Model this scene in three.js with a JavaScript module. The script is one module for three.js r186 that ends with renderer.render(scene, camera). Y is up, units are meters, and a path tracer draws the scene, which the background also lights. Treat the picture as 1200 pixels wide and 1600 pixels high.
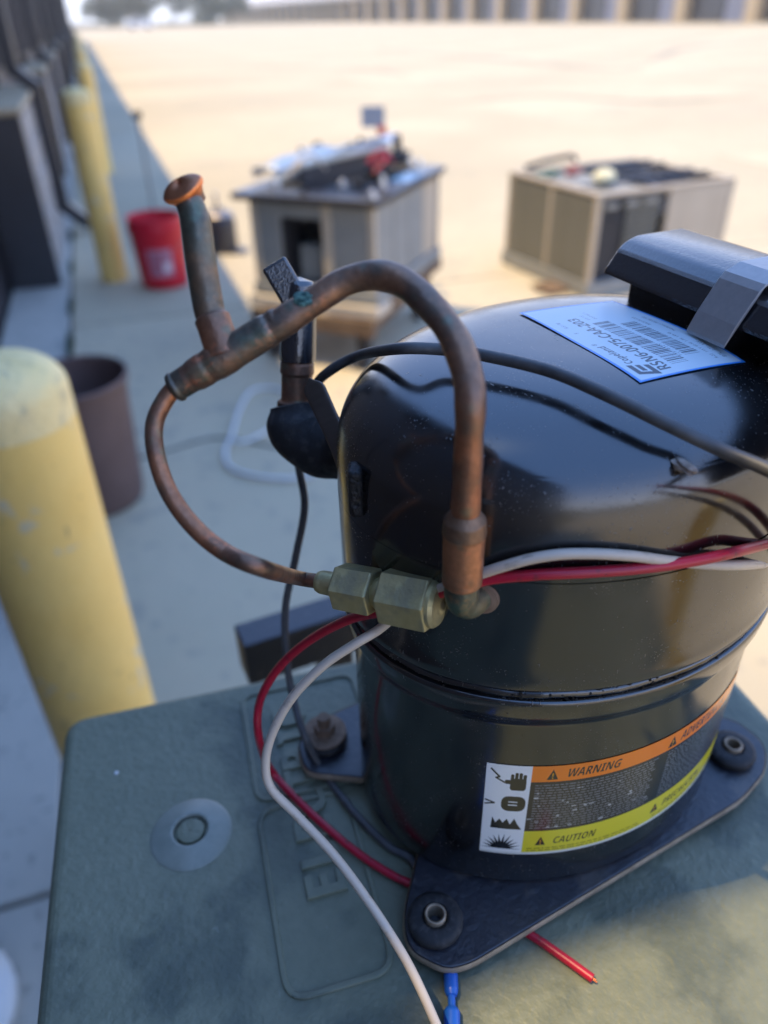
import * as THREE from 'three';
import { RoundedBoxGeometry } from 'three/addons/geometries/RoundedBoxGeometry.js';
import { mergeGeometries, mergeVertices, toCreasedNormals } from 'three/addons/utils/BufferGeometryUtils.js';
import { TextGeometry } from 'three/addons/geometries/TextGeometry.js';
import { FontLoader } from 'three/addons/loaders/FontLoader.js';

// ---------------------------------------------------------------- camera, sky, sun, exposure
const V = (x, y, z) => new THREE.Vector3(x, y, z);
const EYE = 1.28, FPX = 1176;                       // eye height above the paving, focal length in pixels of a 1600 px tall picture
const scene = new THREE.Scene();
const lin0 = (r, g, b) => new THREE.Color().setRGB(r, g, b);
const camera = new THREE.PerspectiveCamera(2 * Math.atan(800 / FPX) * 180 / Math.PI, 0.75, 0.02, 3000);
const down = V(40, 1780, FPX).normalize();          // where the world's down points in (right, down, forward) camera axes
const fwd = V(0, 0, 1).addScaledVector(down, -down.z).normalize();
const rgt = new THREE.Vector3().crossVectors(down, fwd); if (rgt.x < 0) rgt.negate();
{
  // columns: camera's x, y, z axes in the world (x right, y up, z towards the viewer)
  const w = (c) => V(c.dot(rgt), -c.dot(down), -c.dot(fwd));
  const m = new THREE.Matrix4().makeBasis(w(V(1, 0, 0)), w(V(0, -1, 0)), w(V(0, 0, -1)));
  camera.position.set(0, EYE, 0);
  camera.quaternion.setFromRotationMatrix(m);
  camera.focus = 0.245; camera.userData.fStop = 6.2;
  camera.updateMatrixWorld(true);
}
const renderer = new THREE.WebGLRenderer({ antialias: true });
renderer.toneMapping = THREE.LinearToneMapping;
renderer.toneMappingExposure = 2.15;
renderer.shadowMap.enabled = true;
// the row of storage units on the left runs along ROW; ACROSS points from it over the lot
const ROW = V(-0.313, 0, -0.95).normalize(), ACROSS = V(0.95, 0, -0.313).normalize();
const row = (q, r, y = 0) => V(0, y, 0).addScaledVector(ACROSS, q).addScaledVector(ROW, r);
const toSun = V(0, 1, 0).addScaledVector(ACROSS, -0.30).addScaledVector(ROW, 0.07).normalize();
{ // clear sky: pale at the horizon, blue above, a soft glow round the sun
  const w = 512, h = 256, d = new Float32Array(w * h * 4), v = new THREE.Vector3();
  for (let j = 0; j < h; j++) for (let i = 0; i < w; i++) {
    const el = (j + 0.5) / h * Math.PI - Math.PI / 2, az = ((i + 0.5) / w - 0.5) * Math.PI * 2;
    v.set(Math.cos(el) * Math.cos(az), Math.sin(el), Math.cos(el) * Math.sin(az));
    const e = Math.max(0, v.y), a = Math.pow(1 - e, 3.6), g = Math.exp((v.dot(toSun) - 1) * 60), o = (j * w + i) * 4;
    d[o] = 0.21 + 0.92 * a + 0.3 * g; d[o + 1] = 0.41 + 0.78 * a + 0.3 * g; d[o + 2] = 0.92 + 0.46 * a + 0.25 * g; d[o + 3] = 1;
  }
  const t = new THREE.DataTexture(d, w, h, THREE.RGBAFormat, THREE.FloatType); t.mapping = THREE.EquirectangularReflectionMapping; t.magFilter = t.minFilter = THREE.LinearFilter; t.wrapS = THREE.RepeatWrapping; t.needsUpdate = true;
  scene.background = t; scene.environment = t;
  scene.fog = new THREE.FogExp2(new THREE.Color().setRGB(0.86, 0.84, 0.74), 0.0009);
}
const sun = new THREE.DirectionalLight(lin0(1, 0.77, 0.42), 2.65);
sun.name = 'sun'; sun.position.copy(toSun).multiplyScalar(40).add(V(2, 0, -6)); sun.target.position.set(2, 0, -6);
sun.castShadow = true; sun.shadow.mapSize.set(4096, 4096);
Object.assign(sun.shadow.camera, { left: -25, right: 25, top: 25, bottom: -25, near: 1, far: 120 });
scene.add(sun, sun.target);

// ---------------------------------------------------------------- measuring helpers (pixel of the 1200 x 1600 picture -> point of the place)
const ray = (px, py) => { const c = V(px - 600, py - 800, FPX); return V(c.dot(rgt), -c.dot(down), -c.dot(fwd)); };
const at = (px, py, depth) => ray(px, py).multiplyScalar(depth / FPX).add(V(0, EYE, 0));
const onPlane = (px, py, y) => { const r = ray(px, py); return r.multiplyScalar((y - EYE) / r.y).add(V(0, EYE, 0)); };
const heightAt = (px, py, p) => { const r = ray(px, py); return EYE + r.y * Math.hypot(p.x, p.z) / Math.hypot(r.x, r.z); };

// ---------------------------------------------------------------- random numbers and noise
let seed = 7;
const rnd = () => { seed = (seed * 1664525 + 1013904223) >>> 0; return seed / 4294967296; };
const rr = (a, b) => a + (b - a) * rnd();
const hash = (x, y, s) => { let h = (x * 374761393 + y * 668265263 + s * 974634777) | 0; h = Math.imul(h ^ (h >>> 13), 1274126177); return ((h ^ (h >>> 16)) >>> 0) / 4294967296; };
function vn(u, v, p, s) {                           // value noise that repeats after p cells, u and v from 0 to 1
  const x = u * p, y = v * p, xi = Math.floor(x), yi = Math.floor(y), fx = x - xi, fy = y - yi;
  const a = fx * fx * (3 - 2 * fx), b = fy * fy * (3 - 2 * fy), m = (n) => ((n % p) + p) % p;
  const g = (i, j) => hash(m(xi + i), m(yi + j), s);
  return (g(0, 0) * (1 - a) + g(1, 0) * a) * (1 - b) + (g(0, 1) * (1 - a) + g(1, 1) * a) * b;
}
const fbm = (u, v, p, s, o = 4) => { let t = 0, w = 0.5, n = 0; for (let i = 0; i < o; i++) { t += w * vn(u, v, p << i, s + i * 17); n += w; w *= 0.55; } return t / n; };
const sm = (a, b, x) => { const t = Math.min(1, Math.max(0, (x - a) / (b - a))); return t * t * (3 - 2 * t); };
const mix3 = (a, b, t) => [a[0] + (b[0] - a[0]) * t, a[1] + (b[1] - a[1]) * t, a[2] + (b[2] - a[2]) * t];
const enc = (c) => Math.round(255 * Math.min(1, Math.max(0, c <= 0.0031308 ? 12.92 * c : 1.055 * Math.pow(c, 1 / 2.4) - 0.055)));
function tex(n, metres, fn, colour = true) {        // fn(u, v) -> linear rgb, or a number for data maps; the tile is `metres` wide
  const d = new Uint8Array(n * n * 4);
  for (let j = 0; j < n; j++) for (let i = 0; i < n; i++) {
    const c = fn(i / n, j / n), o = (j * n + i) * 4;
    if (colour) { d[o] = enc(c[0]); d[o + 1] = enc(c[1]); d[o + 2] = enc(c[2]); } else d[o] = d[o + 1] = d[o + 2] = Math.round(255 * Math.min(1, Math.max(0, c)));
    d[o + 3] = 255;
  }
  const t = new THREE.DataTexture(d, n, n); t.wrapS = t.wrapT = THREE.RepeatWrapping; t.magFilter = THREE.LinearFilter; t.minFilter = THREE.LinearMipmapLinearFilter;
  if (colour) t.colorSpace = THREE.SRGBColorSpace;
  t.repeat.set(1 / metres, 1 / metres); t.needsUpdate = true; return t;
}
const lin = (r, g, b) => new THREE.Color().setRGB(r, g, b);
const std = (o) => new THREE.MeshStandardMaterial(o), phy = (o) => new THREE.MeshPhysicalMaterial(o);

// ---------------------------------------------------------------- materials
const M = {};
M.concrete = std({ roughness: 0.92, map: tex(1024, 9, (u, v) => {
  const a = fbm(u, v, 3, 1, 6), b = fbm(u, v, 24, 9, 4), st = sm(0.6, 0.78, fbm(u, v, 5, 33, 5));
  let c = mix3([0.42, 0.355, 0.235], [0.55, 0.46, 0.31], sm(0.3, 0.7, a) * 0.6 + b * 0.4); c = mix3(c, [0.32, 0.29, 0.23], st * 0.3);
  const k = sm(0.78, 0.84, vn(u, v, 256, 5)); return mix3(c, [0.25, 0.23, 0.2], k * 0.35);
}), bumpMap: tex(512, 1.2, (u, v) => fbm(u, v, 16, 3, 5), false), bumpScale: 0.003 });
M.apron = std({ roughness: 0.93, map: tex(1024, 3.1, (u, v) => {
  const a = fbm(u, v, 4, 51, 6), b = fbm(u, v, 40, 59, 4), st = sm(0.56, 0.74, fbm(u, v, 6, 63, 5));
  let c = mix3([0.38, 0.355, 0.30], [0.53, 0.49, 0.41], a * 0.5 + b * 0.5); c = mix3(c, [0.27, 0.26, 0.24], st * 0.6);
  return mix3(c, [0.2, 0.19, 0.17], sm(0.8, 0.86, vn(u, v, 200, 5)) * 0.5);
}), bumpMap: M.concrete.bumpMap, bumpScale: 0.003 });
M.trackMark = std({ roughness: 0.9, map: tex(256, 1.5, (u, v) => mix3([0.24, 0.21, 0.16], [0.42, 0.36, 0.26], fbm(u, v, 8, 411, 5))) });
M.dirt = std({ roughness: 1, map: tex(256, 4, (u, v) => mix3([0.12, 0.10, 0.07], [0.22, 0.2, 0.12], fbm(u, v, 8, 4, 5))) });
// glossy black paint: dust specks, dull rubbed patches, fine orange peel
const dust = (u, v, s) => { const p = vn(u, v, 230, s), q = fbm(u, v, 7, s + 5, 4); return sm(0.90, 0.96, p) * sm(0.42, 0.66, q) + 0.9 * sm(0.972, 0.985, vn(u, v, 97, s + 8)) + 0.5 * sm(0.955, 0.985, vn(u, v * 0.12, 150, s + 4)) * sm(0.55, 0.7, fbm(u, v, 5, s + 9, 3)); };
M.paint = phy({ roughness: 1, ior: 1.95, map: tex(1024, 0.11, (u, v) => {
  const d = dust(u, v, 11), f = sm(0.5, 0.75, fbm(u, v, 6, 29, 5));
  return mix3(mix3([0.005, 0.0052, 0.006], [0.011, 0.0105, 0.0105], f), [0.20, 0.18, 0.16], Math.min(1, d) * 0.6);
}), roughnessMap: tex(1024, 0.11, (u, v) => 0.12 + 0.10 * sm(0.42, 0.72, fbm(u, v, 6, 29, 5)) + 0.03 * fbm(u, v, 60, 15, 2) + 0.4 * Math.min(1, dust(u, v, 11)), false),
  bumpMap: tex(1024, 0.11, (u, v) => fbm(u, v, 10, 71, 2) * 0.5 + 0.5 * dust(u, v, 11), false), bumpScale: 0.00010 });
M.weld = std({ roughness: 0.55, map: tex(256, 0.05, (u, v) => mix3([0.008, 0.008, 0.009], [0.05, 0.035, 0.025], sm(0.55, 0.85, fbm(u, v, 12, 5, 4)))), bumpMap: tex(256, 0.02, (u, v) => fbm(u, v, 12, 6, 4), false), bumpScale: 0.0012 });
M.boss = phy({ roughness: 0.36, map: tex(256, 0.05, (u, v) => mix3([0.17, 0.185, 0.15], [0.25, 0.265, 0.22], fbm(u, v, 10, 17, 5))) });
M.rust = std({ roughness: 0.75, metalness: 0.3, map: tex(128, 0.02, (u, v) => mix3([0.10, 0.06, 0.04], [0.32, 0.22, 0.15], fbm(u, v, 8, 7, 4))) });
M.plate = phy({ roughness: 0.42, map: tex(512, 0.09, (u, v) => mix3([0.012, 0.013, 0.02], [0.07, 0.058, 0.05], sm(0.62, 0.8, fbm(u, v, 9, 8, 5)) * 0.7)), bumpMap: tex(256, 0.03, (u, v) => fbm(u, v, 12, 2, 4), false), bumpScale: 0.0003, ior: 1.7 });
M.bareEdge = std({ roughness: 0.5, metalness: 0.35, map: tex(256, 0.05, (u, v) => mix3([0.16, 0.12, 0.085], [0.50, 0.40, 0.29], fbm(u, v, 14, 4, 5))) });
const copperMap = (s, warm) => tex(512, 0.05, (u, v) => {
  const a = fbm(u, v, 3, s, 6), b = fbm(u, v, 5, s + 7, 6), g = fbm(u, v, 9, s + 19, 5), f = fbm(u, v, 40, s + 31, 3);
  let c = mix3([0.125, 0.088, 0.068], [0.31, 0.155, 0.085], sm(0.35 - warm, 0.95 - warm, a));
  c = mix3(c, [0.098, 0.100, 0.084], 0.9 * sm(0.34 + warm * 0.6, 0.74 + warm * 0.6, b));
  c = mix3(c, [0.105, 0.132, 0.098], 0.6 * sm(0.56 + warm * 0.3, 0.80 + warm * 0.3, g));
  c = mix3(c, [0.36, 0.15, 0.08], 0.5 * sm(0.66, 0.74, fbm(u, v, 7, s + 53, 4)) * sm(0.4, 0.6, f));
  const k = (0.8 + 0.4 * f) * 1.38; c = [c[0] * k, c[1] * k, c[2] * k];
  return mix3(c, [0.3, 0.28, 0.24], sm(0.965, 0.98, vn(u, v, 90, s)) * 0.6);
});
const copperRough = tex(512, 0.045, (u, v) => 0.26 + 0.34 * fbm(u, v, 8, 91, 5), false), copperBump = tex(256, 0.02, (u, v) => fbm(u, v, 8, 44, 5), false);
const copper = (s, warm) => std({ metalness: 0.72, roughness: 1, vertexColors: true, map: copperMap(s, warm), roughnessMap: copperRough, bumpMap: copperBump, bumpScale: 0.00022 });
M.copper = copper(101, 0.18); M.copperGreen = copper(140, -0.04); M.copperWarm = copper(177, 0.34);
M.brass = std({ metalness: 0.6, roughness: 0.5, map: tex(256, 0.03, (u, v) => mix3(mix3([0.40, 0.33, 0.15], [0.56, 0.48, 0.24], fbm(u, v, 8, 6, 5)), [0.29, 0.27, 0.17], 0.8 * sm(0.4, 0.85, fbm(u, v, 5, 61, 5)))), bumpMap: copperBump, bumpScale: 0.00025 });
M.verdigris = std({ roughness: 0.95, map: tex(128, 1, (u, v) => mix3([0.035, 0.14, 0.14], [0.30, 0.62, 0.55], sm(0.3, 0.7, fbm(u, v, 12, 5, 4)))), bumpMap: copperBump, bumpScale: 0.0006 });
const plastic = (r, g, b, rough = 0.5, ior = 1.5) => phy({ color: lin(r, g, b), roughness: rough, ior });
M.rubber = std({ roughness: 0.7, map: tex(256, 0.03, (u, v) => mix3([0.016, 0.016, 0.018], [0.045, 0.042, 0.042], sm(0.45, 0.8, fbm(u, v, 10, 12, 5)))), bumpMap: copperBump, bumpScale: 0.0003 });
M.steel = std({ metalness: 0.85, roughness: 0.42, map: tex(256, 0.03, (u, v) => mix3([0.26, 0.22, 0.19], [0.40, 0.35, 0.31], fbm(u, v, 9, 3, 5))) });
M.clip = std({ metalness: 0.45, roughness: 0.4, map: tex(256, 0.03, (u, v) => mix3([0.40, 0.36, 0.34], [0.48, 0.43, 0.40], fbm(u, v, 20, 3, 3))) });
M.blackPlastic = phy({ roughness: 0.18, ior: 2.0, color: lin(0.012, 0.0125, 0.016), bumpMap: tex(256, 0.02, (u, v) => fbm(u, v, 30, 8, 3), false), bumpScale: 0.00008 });
M.redWire = phy({ roughness: 0.36, map: tex(256, 0.06, (u, v) => mix3(mix3([0.46, 0.010, 0.035], [0.38, 0.008, 0.03], fbm(u, v, 6, 23, 4)), [0.12, 0.02, 0.025], sm(0.64, 0.8, fbm(u, v, 14, 27, 4)) * 0.7)) }); M.blueWire = plastic(0.01, 0.09, 0.42, 0.35);
M.whiteWire = phy({ roughness: 0.45, map: tex(256, 0.05, (u, v) => mix3([0.56, 0.47, 0.37], [0.30, 0.24, 0.18], sm(0.6, 0.8, fbm(u, v, 10, 21, 5)) * 0.7)) });
M.greyCable = phy({ roughness: 0.5, map: tex(256, 0.04, (u, v) => mix3([0.05, 0.052, 0.055], [0.10, 0.10, 0.10], fbm(u, v, 12, 31, 4))) });
M.pedestal = phy({ roughness: 0.5, map: tex(1024, 0.24, (u, v) => {
  const a = fbm(u, v, 4, 201, 6), b = fbm(u, v, 60, 207, 3), m = sm(0.56, 0.72, fbm(u, v, 5, 219, 6)), st = fbm(u * 1, v, 24, 231, 4);
  let c = mix3([0.120, 0.132, 0.085], [0.200, 0.206, 0.138], a * 0.55 + b * 0.45); c = mix3(c, [0.035, 0.050, 0.040], m * 0.5 * (0.6 + 0.8 * st));
  return mix3(c, [0.22, 0.23, 0.19], sm(0.93, 0.98, vn(u, v, 120, 6)) * 0.35);
}), bumpMap: tex(512, 0.10, (u, v) => 0.6 * fbm(u, v, 40, 5, 3) + 0.4 * fbm(u, v, 8, 15, 4), false), bumpScale: 0.0006 });
M.yellow = std({ roughness: 0.5, map: tex(512, 0.5, (u, v) => {
  let c = mix3([0.86, 0.545, 0.14], [0.93, 0.65, 0.21], fbm(u, v, 6, 81, 5));
  c = mix3(c, [0.50, 0.36, 0.14], 0.5 * sm(0.6, 0.78, fbm(u, v * 0.15, 14, 88, 4)) * sm(0.45, 0.7, fbm(u, v, 4, 89, 4)));
  c = mix3(c, [0.62, 0.56, 0.40], sm(0.72, 0.78, fbm(u, v, 11, 93, 5)) * 0.7);
  return mix3(c, [0.22, 0.13, 0.07], sm(0.955, 0.97, vn(u, v, 64, 97)) * 0.8);
}), bumpMap: tex(256, 0.2, (u, v) => fbm(u, v, 8, 82, 4), false), bumpScale: 0.0015 });
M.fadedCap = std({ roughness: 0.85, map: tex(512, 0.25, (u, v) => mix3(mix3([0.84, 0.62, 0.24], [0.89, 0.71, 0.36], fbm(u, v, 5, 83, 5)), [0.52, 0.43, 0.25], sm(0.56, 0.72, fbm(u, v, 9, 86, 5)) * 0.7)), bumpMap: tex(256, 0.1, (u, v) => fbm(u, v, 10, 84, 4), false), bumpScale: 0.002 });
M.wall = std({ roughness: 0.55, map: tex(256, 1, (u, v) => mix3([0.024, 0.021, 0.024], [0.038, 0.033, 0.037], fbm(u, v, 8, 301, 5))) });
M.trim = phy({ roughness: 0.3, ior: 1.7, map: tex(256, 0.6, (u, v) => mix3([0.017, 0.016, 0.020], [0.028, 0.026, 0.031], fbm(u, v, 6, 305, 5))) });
M.stone = std({ roughness: 0.9, map: tex(512, 0.8, (u, v) => mix3(mix3([0.26, 0.235, 0.21], [0.52, 0.48, 0.43], fbm(u, v, 7, 311, 5)), [0.15, 0.13, 0.12], sm(0.6, 0.72, fbm(u, v, 10, 313, 4)) * 0.8)), bumpMap: tex(256, 0.3, (u, v) => fbm(u, v, 8, 315, 4), false), bumpScale: 0.01 });
M.tanBlock = std({ roughness: 0.9, map: tex(256, 2, (u, v) => mix3([0.36, 0.27, 0.16], [0.52, 0.41, 0.26], fbm(u, v, 8, 321, 5))) });
M.door = std({ roughness: 0.6, color: lin(0.30, 0.29, 0.31) });
M.roof = std({ roughness: 0.6, color: lin(0.42, 0.38, 0.33) });
M.greyPanel = std({ roughness: 0.6, map: tex(256, 0.7, (u, v) => mix3([0.21, 0.212, 0.195], [0.31, 0.305, 0.275], fbm(u, v, 8, 331, 5))) });
M.tanPanel = std({ roughness: 0.6, map: tex(256, 0.7, (u, v) => mix3([0.42, 0.345, 0.25], [0.50, 0.42, 0.31], fbm(u, v, 6, 341, 5))) });
M.coil = std({ roughness: 0.7, metalness: 0.2, map: tex(256, 0.5, (u, v) => mix3([0.17, 0.16, 0.125], [0.28, 0.265, 0.21], fbm(u, v, 10, 351, 5))) });
M.dark = std({ roughness: 0.6, color: lin(0.02, 0.02, 0.024) });
M.shiny = std({ roughness: 0.3, metalness: 0.9, color: lin(0.62, 0.62, 0.62) });
M.wood = std({ roughness: 0.85, map: tex(256, 0.5, (u, v) => mix3([0.11, 0.065, 0.036], [0.20, 0.13, 0.075], fbm(u, v * 0.2, 16, 361, 4))) });
M.palewood = std({ roughness: 0.85, map: tex(256, 0.5, (u, v) => mix3([0.46, 0.38, 0.28], [0.60, 0.52, 0.40], fbm(u, v, 8, 363, 4))) });
M.red = plastic(0.68, 0.008, 0.03, 0.4);
M.bin = phy({ roughness: 0.55, map: tex(256, 0.3, (u, v) => mix3([0.105, 0.062, 0.052], [0.15, 0.092, 0.078], fbm(u, v, 6, 371, 5))) });
M.hose = plastic(0.60, 0.62, 0.62, 0.5); M.pale = plastic(0.62, 0.62, 0.6, 0.6); M.greyCard = plastic(0.30, 0.33, 0.38, 0.6);
M.leaf = phy({ color: lin(0.10, 0.12, 0.075), roughness: 0.8, transmission: 0.3, thickness: 0, side: THREE.DoubleSide });
M.leafB = phy({ color: lin(0.12, 0.125, 0.085), roughness: 0.8, transmission: 0.3, thickness: 0, side: THREE.DoubleSide });
M.bark = std({ color: lin(0.12, 0.09, 0.065), roughness: 0.95 });
M.glass = phy({ color: lin(0.02, 0.025, 0.03), roughness: 0.08 });
M.carPaint = phy({ color: lin(0.78, 0.78, 0.78), roughness: 0.3, clearcoat: 1 });
M.grass = std({ color: lin(0.05, 0.10, 0.03), roughness: 0.9, side: THREE.DoubleSide });
M.debris = std({ roughness: 0.95, map: tex(128, 1, (u, v) => mix3([0.14, 0.10, 0.08], [0.62, 0.52, 0.43], fbm(u, v, 10, 381, 4))) });

// ---------------------------------------------------------------- naming and geometry helpers
const taken = {};
function numbered(n) { const k = taken[n] = (taken[n] ?? -1) + 1; return k ? n + '_' + String(k).padStart(3, '0') : n; }
function tag(o, label, category, group) { o.userData.label = label; o.userData.category = category; if (group) o.userData.group = group; return o; }
function thing(name, label, category, p = V(0, 0, 0), group) { const g = new THREE.Group(); g.name = numbered(name); g.position.copy(p); scene.add(g); return tag(g, label, category, group); }
function part(name, geo, m, parent = scene, label) {
  if (Array.isArray(geo)) geo = merge(geo);
  const o = new THREE.Mesh(geo, m); o.name = numbered(name); o.castShadow = o.receiveShadow = true; if (label) o.userData.label = label; parent.add(o); return o;
}
function structure(name, geo, m, parent = scene) { const o = part(name, geo, m, parent); o.userData.kind = 'structure'; return o; }
function plain(g) { g = g.index ? g.toNonIndexed() : g; for (const k of Object.keys(g.attributes)) if (!['position', 'normal', 'uv', 'color'].includes(k)) g.deleteAttribute(k); return g; }
function merge(list) {
  list = list.map(plain);
  if (list.some((g) => g.attributes.color)) for (const g of list) if (!g.attributes.color) g.setAttribute('color', new THREE.BufferAttribute(new Float32Array(g.attributes.position.count * 3).fill(1), 3));
  return mergeGeometries(list);
}
function boxUV(g) {                                  // uv in metres by the face's main axis
  g = plain(g); const p = g.attributes.position, n = g.attributes.normal, uv = new Float32Array(p.count * 2);
  for (let i = 0; i < p.count; i++) {
    const a = Math.abs(n.getX(i)), b = Math.abs(n.getY(i)), c = Math.abs(n.getZ(i));
    const [s, t] = b >= a && b >= c ? [p.getX(i), p.getZ(i)] : a >= c ? [p.getZ(i), p.getY(i)] : [p.getX(i), p.getY(i)];
    uv[2 * i] = s; uv[2 * i + 1] = t;
  }
  g.setAttribute('uv', new THREE.BufferAttribute(uv, 2)); return g;
}
const rbox = (w, h, d, r = 0.003, seg = 2) => boxUV(new RoundedBoxGeometry(w, h, d, seg, Math.min(r, w / 2.01, h / 2.01, d / 2.01)));
const basis = (x, y, z, o) => new THREE.Matrix4().makeBasis(x, y, z).setPosition(o);
const UPV = V(0, 1, 0);
// frame with x along `a` (horizontal), y up
function frame(o, a) { const x = a.clone().setY(0).normalize(); return basis(x, UPV, new THREE.Vector3().crossVectors(x, UPV), o); }
// rounded box in a frame: spans [x0,x1] [y0,y1] [z0,z1]
const fbox = (F, x0, x1, y0, y1, z0, z1, r = 0.003) => rbox(Math.abs(x1 - x0), Math.abs(y1 - y0), Math.abs(z1 - z0), r).translate((x0 + x1) / 2, (y0 + y1) / 2, (z0 + z1) / 2).applyMatrix4(F);
function grid(nu, nv, fn, wrap, uvf, colf) {         // surface from fn(i/nu, j/nv); wrap joins u=0 with u=1 in the normals
  const pos = [], uv = [], col = [], idx = [], P = [];
  for (let j = 0; j <= nv; j++) { const line = []; for (let i = 0; i <= nu; i++) line.push(fn(i / nu, j / nv)); P.push(line); }
  const nor = [], a = V(), b = V();
  for (let j = 0; j <= nv; j++) for (let i = 0; i <= nu; i++) {
    const p = P[j][i]; pos.push(p.x, p.y, p.z);
    const i0 = i === 0 ? (wrap ? nu - 1 : 0) : i - 1, i1 = i === nu ? (wrap ? 1 : nu) : i + 1;
    a.subVectors(P[j][i1], P[j][i0]); b.subVectors(P[Math.min(nv, j + 1)][i], P[Math.max(0, j - 1)][i]);
    const n = new THREE.Vector3().crossVectors(a, b); if (n.lengthSq() < 1e-24) n.set(0, 1, 0); n.normalize(); nor.push(n.x, n.y, n.z);
    const t = uvf ? uvf(i / nu, j / nv, p) : [i / nu, j / nv]; uv.push(t[0], t[1]);
    if (colf) { const c = colf(i / nu, j / nv, p); col.push(...c); }
  }
  for (let j = 0; j < nv; j++) for (let i = 0; i < nu; i++) { const k = j * (nu + 1) + i; idx.push(k, k + 1, k + nu + 2, k, k + nu + 2, k + nu + 1); }
  const g = new THREE.BufferGeometry();
  g.setAttribute('position', new THREE.Float32BufferAttribute(pos, 3)); g.setAttribute('normal', new THREE.Float32BufferAttribute(nor, 3)); g.setAttribute('uv', new THREE.Float32BufferAttribute(uv, 2));
  if (colf) g.setAttribute('color', new THREE.Float32BufferAttribute(col, 3));
  g.setIndex(idx); return g;
}
// tube swept along points; rad(t) = radius or [rx, ry]; closed ends; colf(t) tints
function sweep(points, rad, { n = 80, m = 18, colf, caps = true, tension = 0.5 } = {}) {
  const curve = !Array.isArray(points) ? points : new THREE.CatmullRomCurve3(points, false, 'catmullrom', tension);
  const L = curve.getLength(), F = curve.computeFrenetFrames(n, false), C = [];
  for (let j = 0; j <= n; j++) C.push(curve.getPointAt(j / n));
  const R = (t) => { const r = typeof rad === 'function' ? rad(t) : rad; return Array.isArray(r) ? r : [r, r]; };
  const fn = (u, v) => { const j = Math.round(v * n), a = u * Math.PI * 2, [rx, ry] = R(v); return C[j].clone().addScaledVector(F.normals[j], Math.cos(a) * rx).addScaledVector(F.binormals[j], Math.sin(a) * ry); };
  const r0 = R(0.5)[0], g = grid(m, n, fn, true, (u, v) => [u * Math.PI * 2 * r0, v * L], colf ? (u, v) => colf(v, u) : null);
  if (!caps) return g;
  const ends = [0, n].map((j) => {
    const t = j / n, [rx, ry] = R(t), dir = j ? 1 : -1;
    return grid(m, 2, (u, v) => { const a = u * Math.PI * 2 * dir, k = 1 - v; return C[j].clone().addScaledVector(F.normals[j], Math.cos(a) * rx * k).addScaledVector(F.binormals[j], Math.sin(a) * ry * k).addScaledVector(F.tangents[j], dir * (1 - k) * Math.min(rx, ry) * 0.25); }, true, (u, v) => [u * 0.01, v * 0.01], colf ? () => colf(t, 0) : null);
  });
  return merge([g, ...ends]);
}
const straight = (a, b, rad, o = {}) => sweep(new THREE.LineCurve3(a, b), rad, { n: 24, ...o });
// stations [t, r] joined by straight pieces
const stations = (list) => (t) => { for (let i = 1; i < list.length; i++) if (t <= list[i][0]) { const [a, ra] = list[i - 1], [b, rb] = list[i]; return ra + (rb - ra) * (b > a ? (t - a) / (b - a) : 1); } return list[list.length - 1][1]; };
const lathe = (pts, seg = 40) => new THREE.LatheGeometry(pts.map(([r, y]) => new THREE.Vector2(r, y)), seg);
function latheUV(pts, seg = 40) { const g = lathe(pts, seg), uv = g.attributes.uv, p = g.attributes.position, R = Math.max(...pts.map((q) => q[0])); let L = [0]; for (let i = 1; i < pts.length; i++) L.push(L[i - 1] + Math.hypot(pts[i][0] - pts[i - 1][0], pts[i][1] - pts[i - 1][1])); for (let i = 0; i < p.count; i++) uv.setXY(i, uv.getX(i) * Math.PI * 2 * R, L[Math.round(uv.getY(i) * (pts.length - 1))]); return g; }
function canvasTex(w, h, draw) { const c = document.createElement('canvas'); c.width = w; c.height = h; draw(c.getContext('2d'), w, h); const t = new THREE.CanvasTexture(c); t.colorSpace = THREE.SRGBColorSpace; t.anisotropy = 8; return t; }

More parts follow.
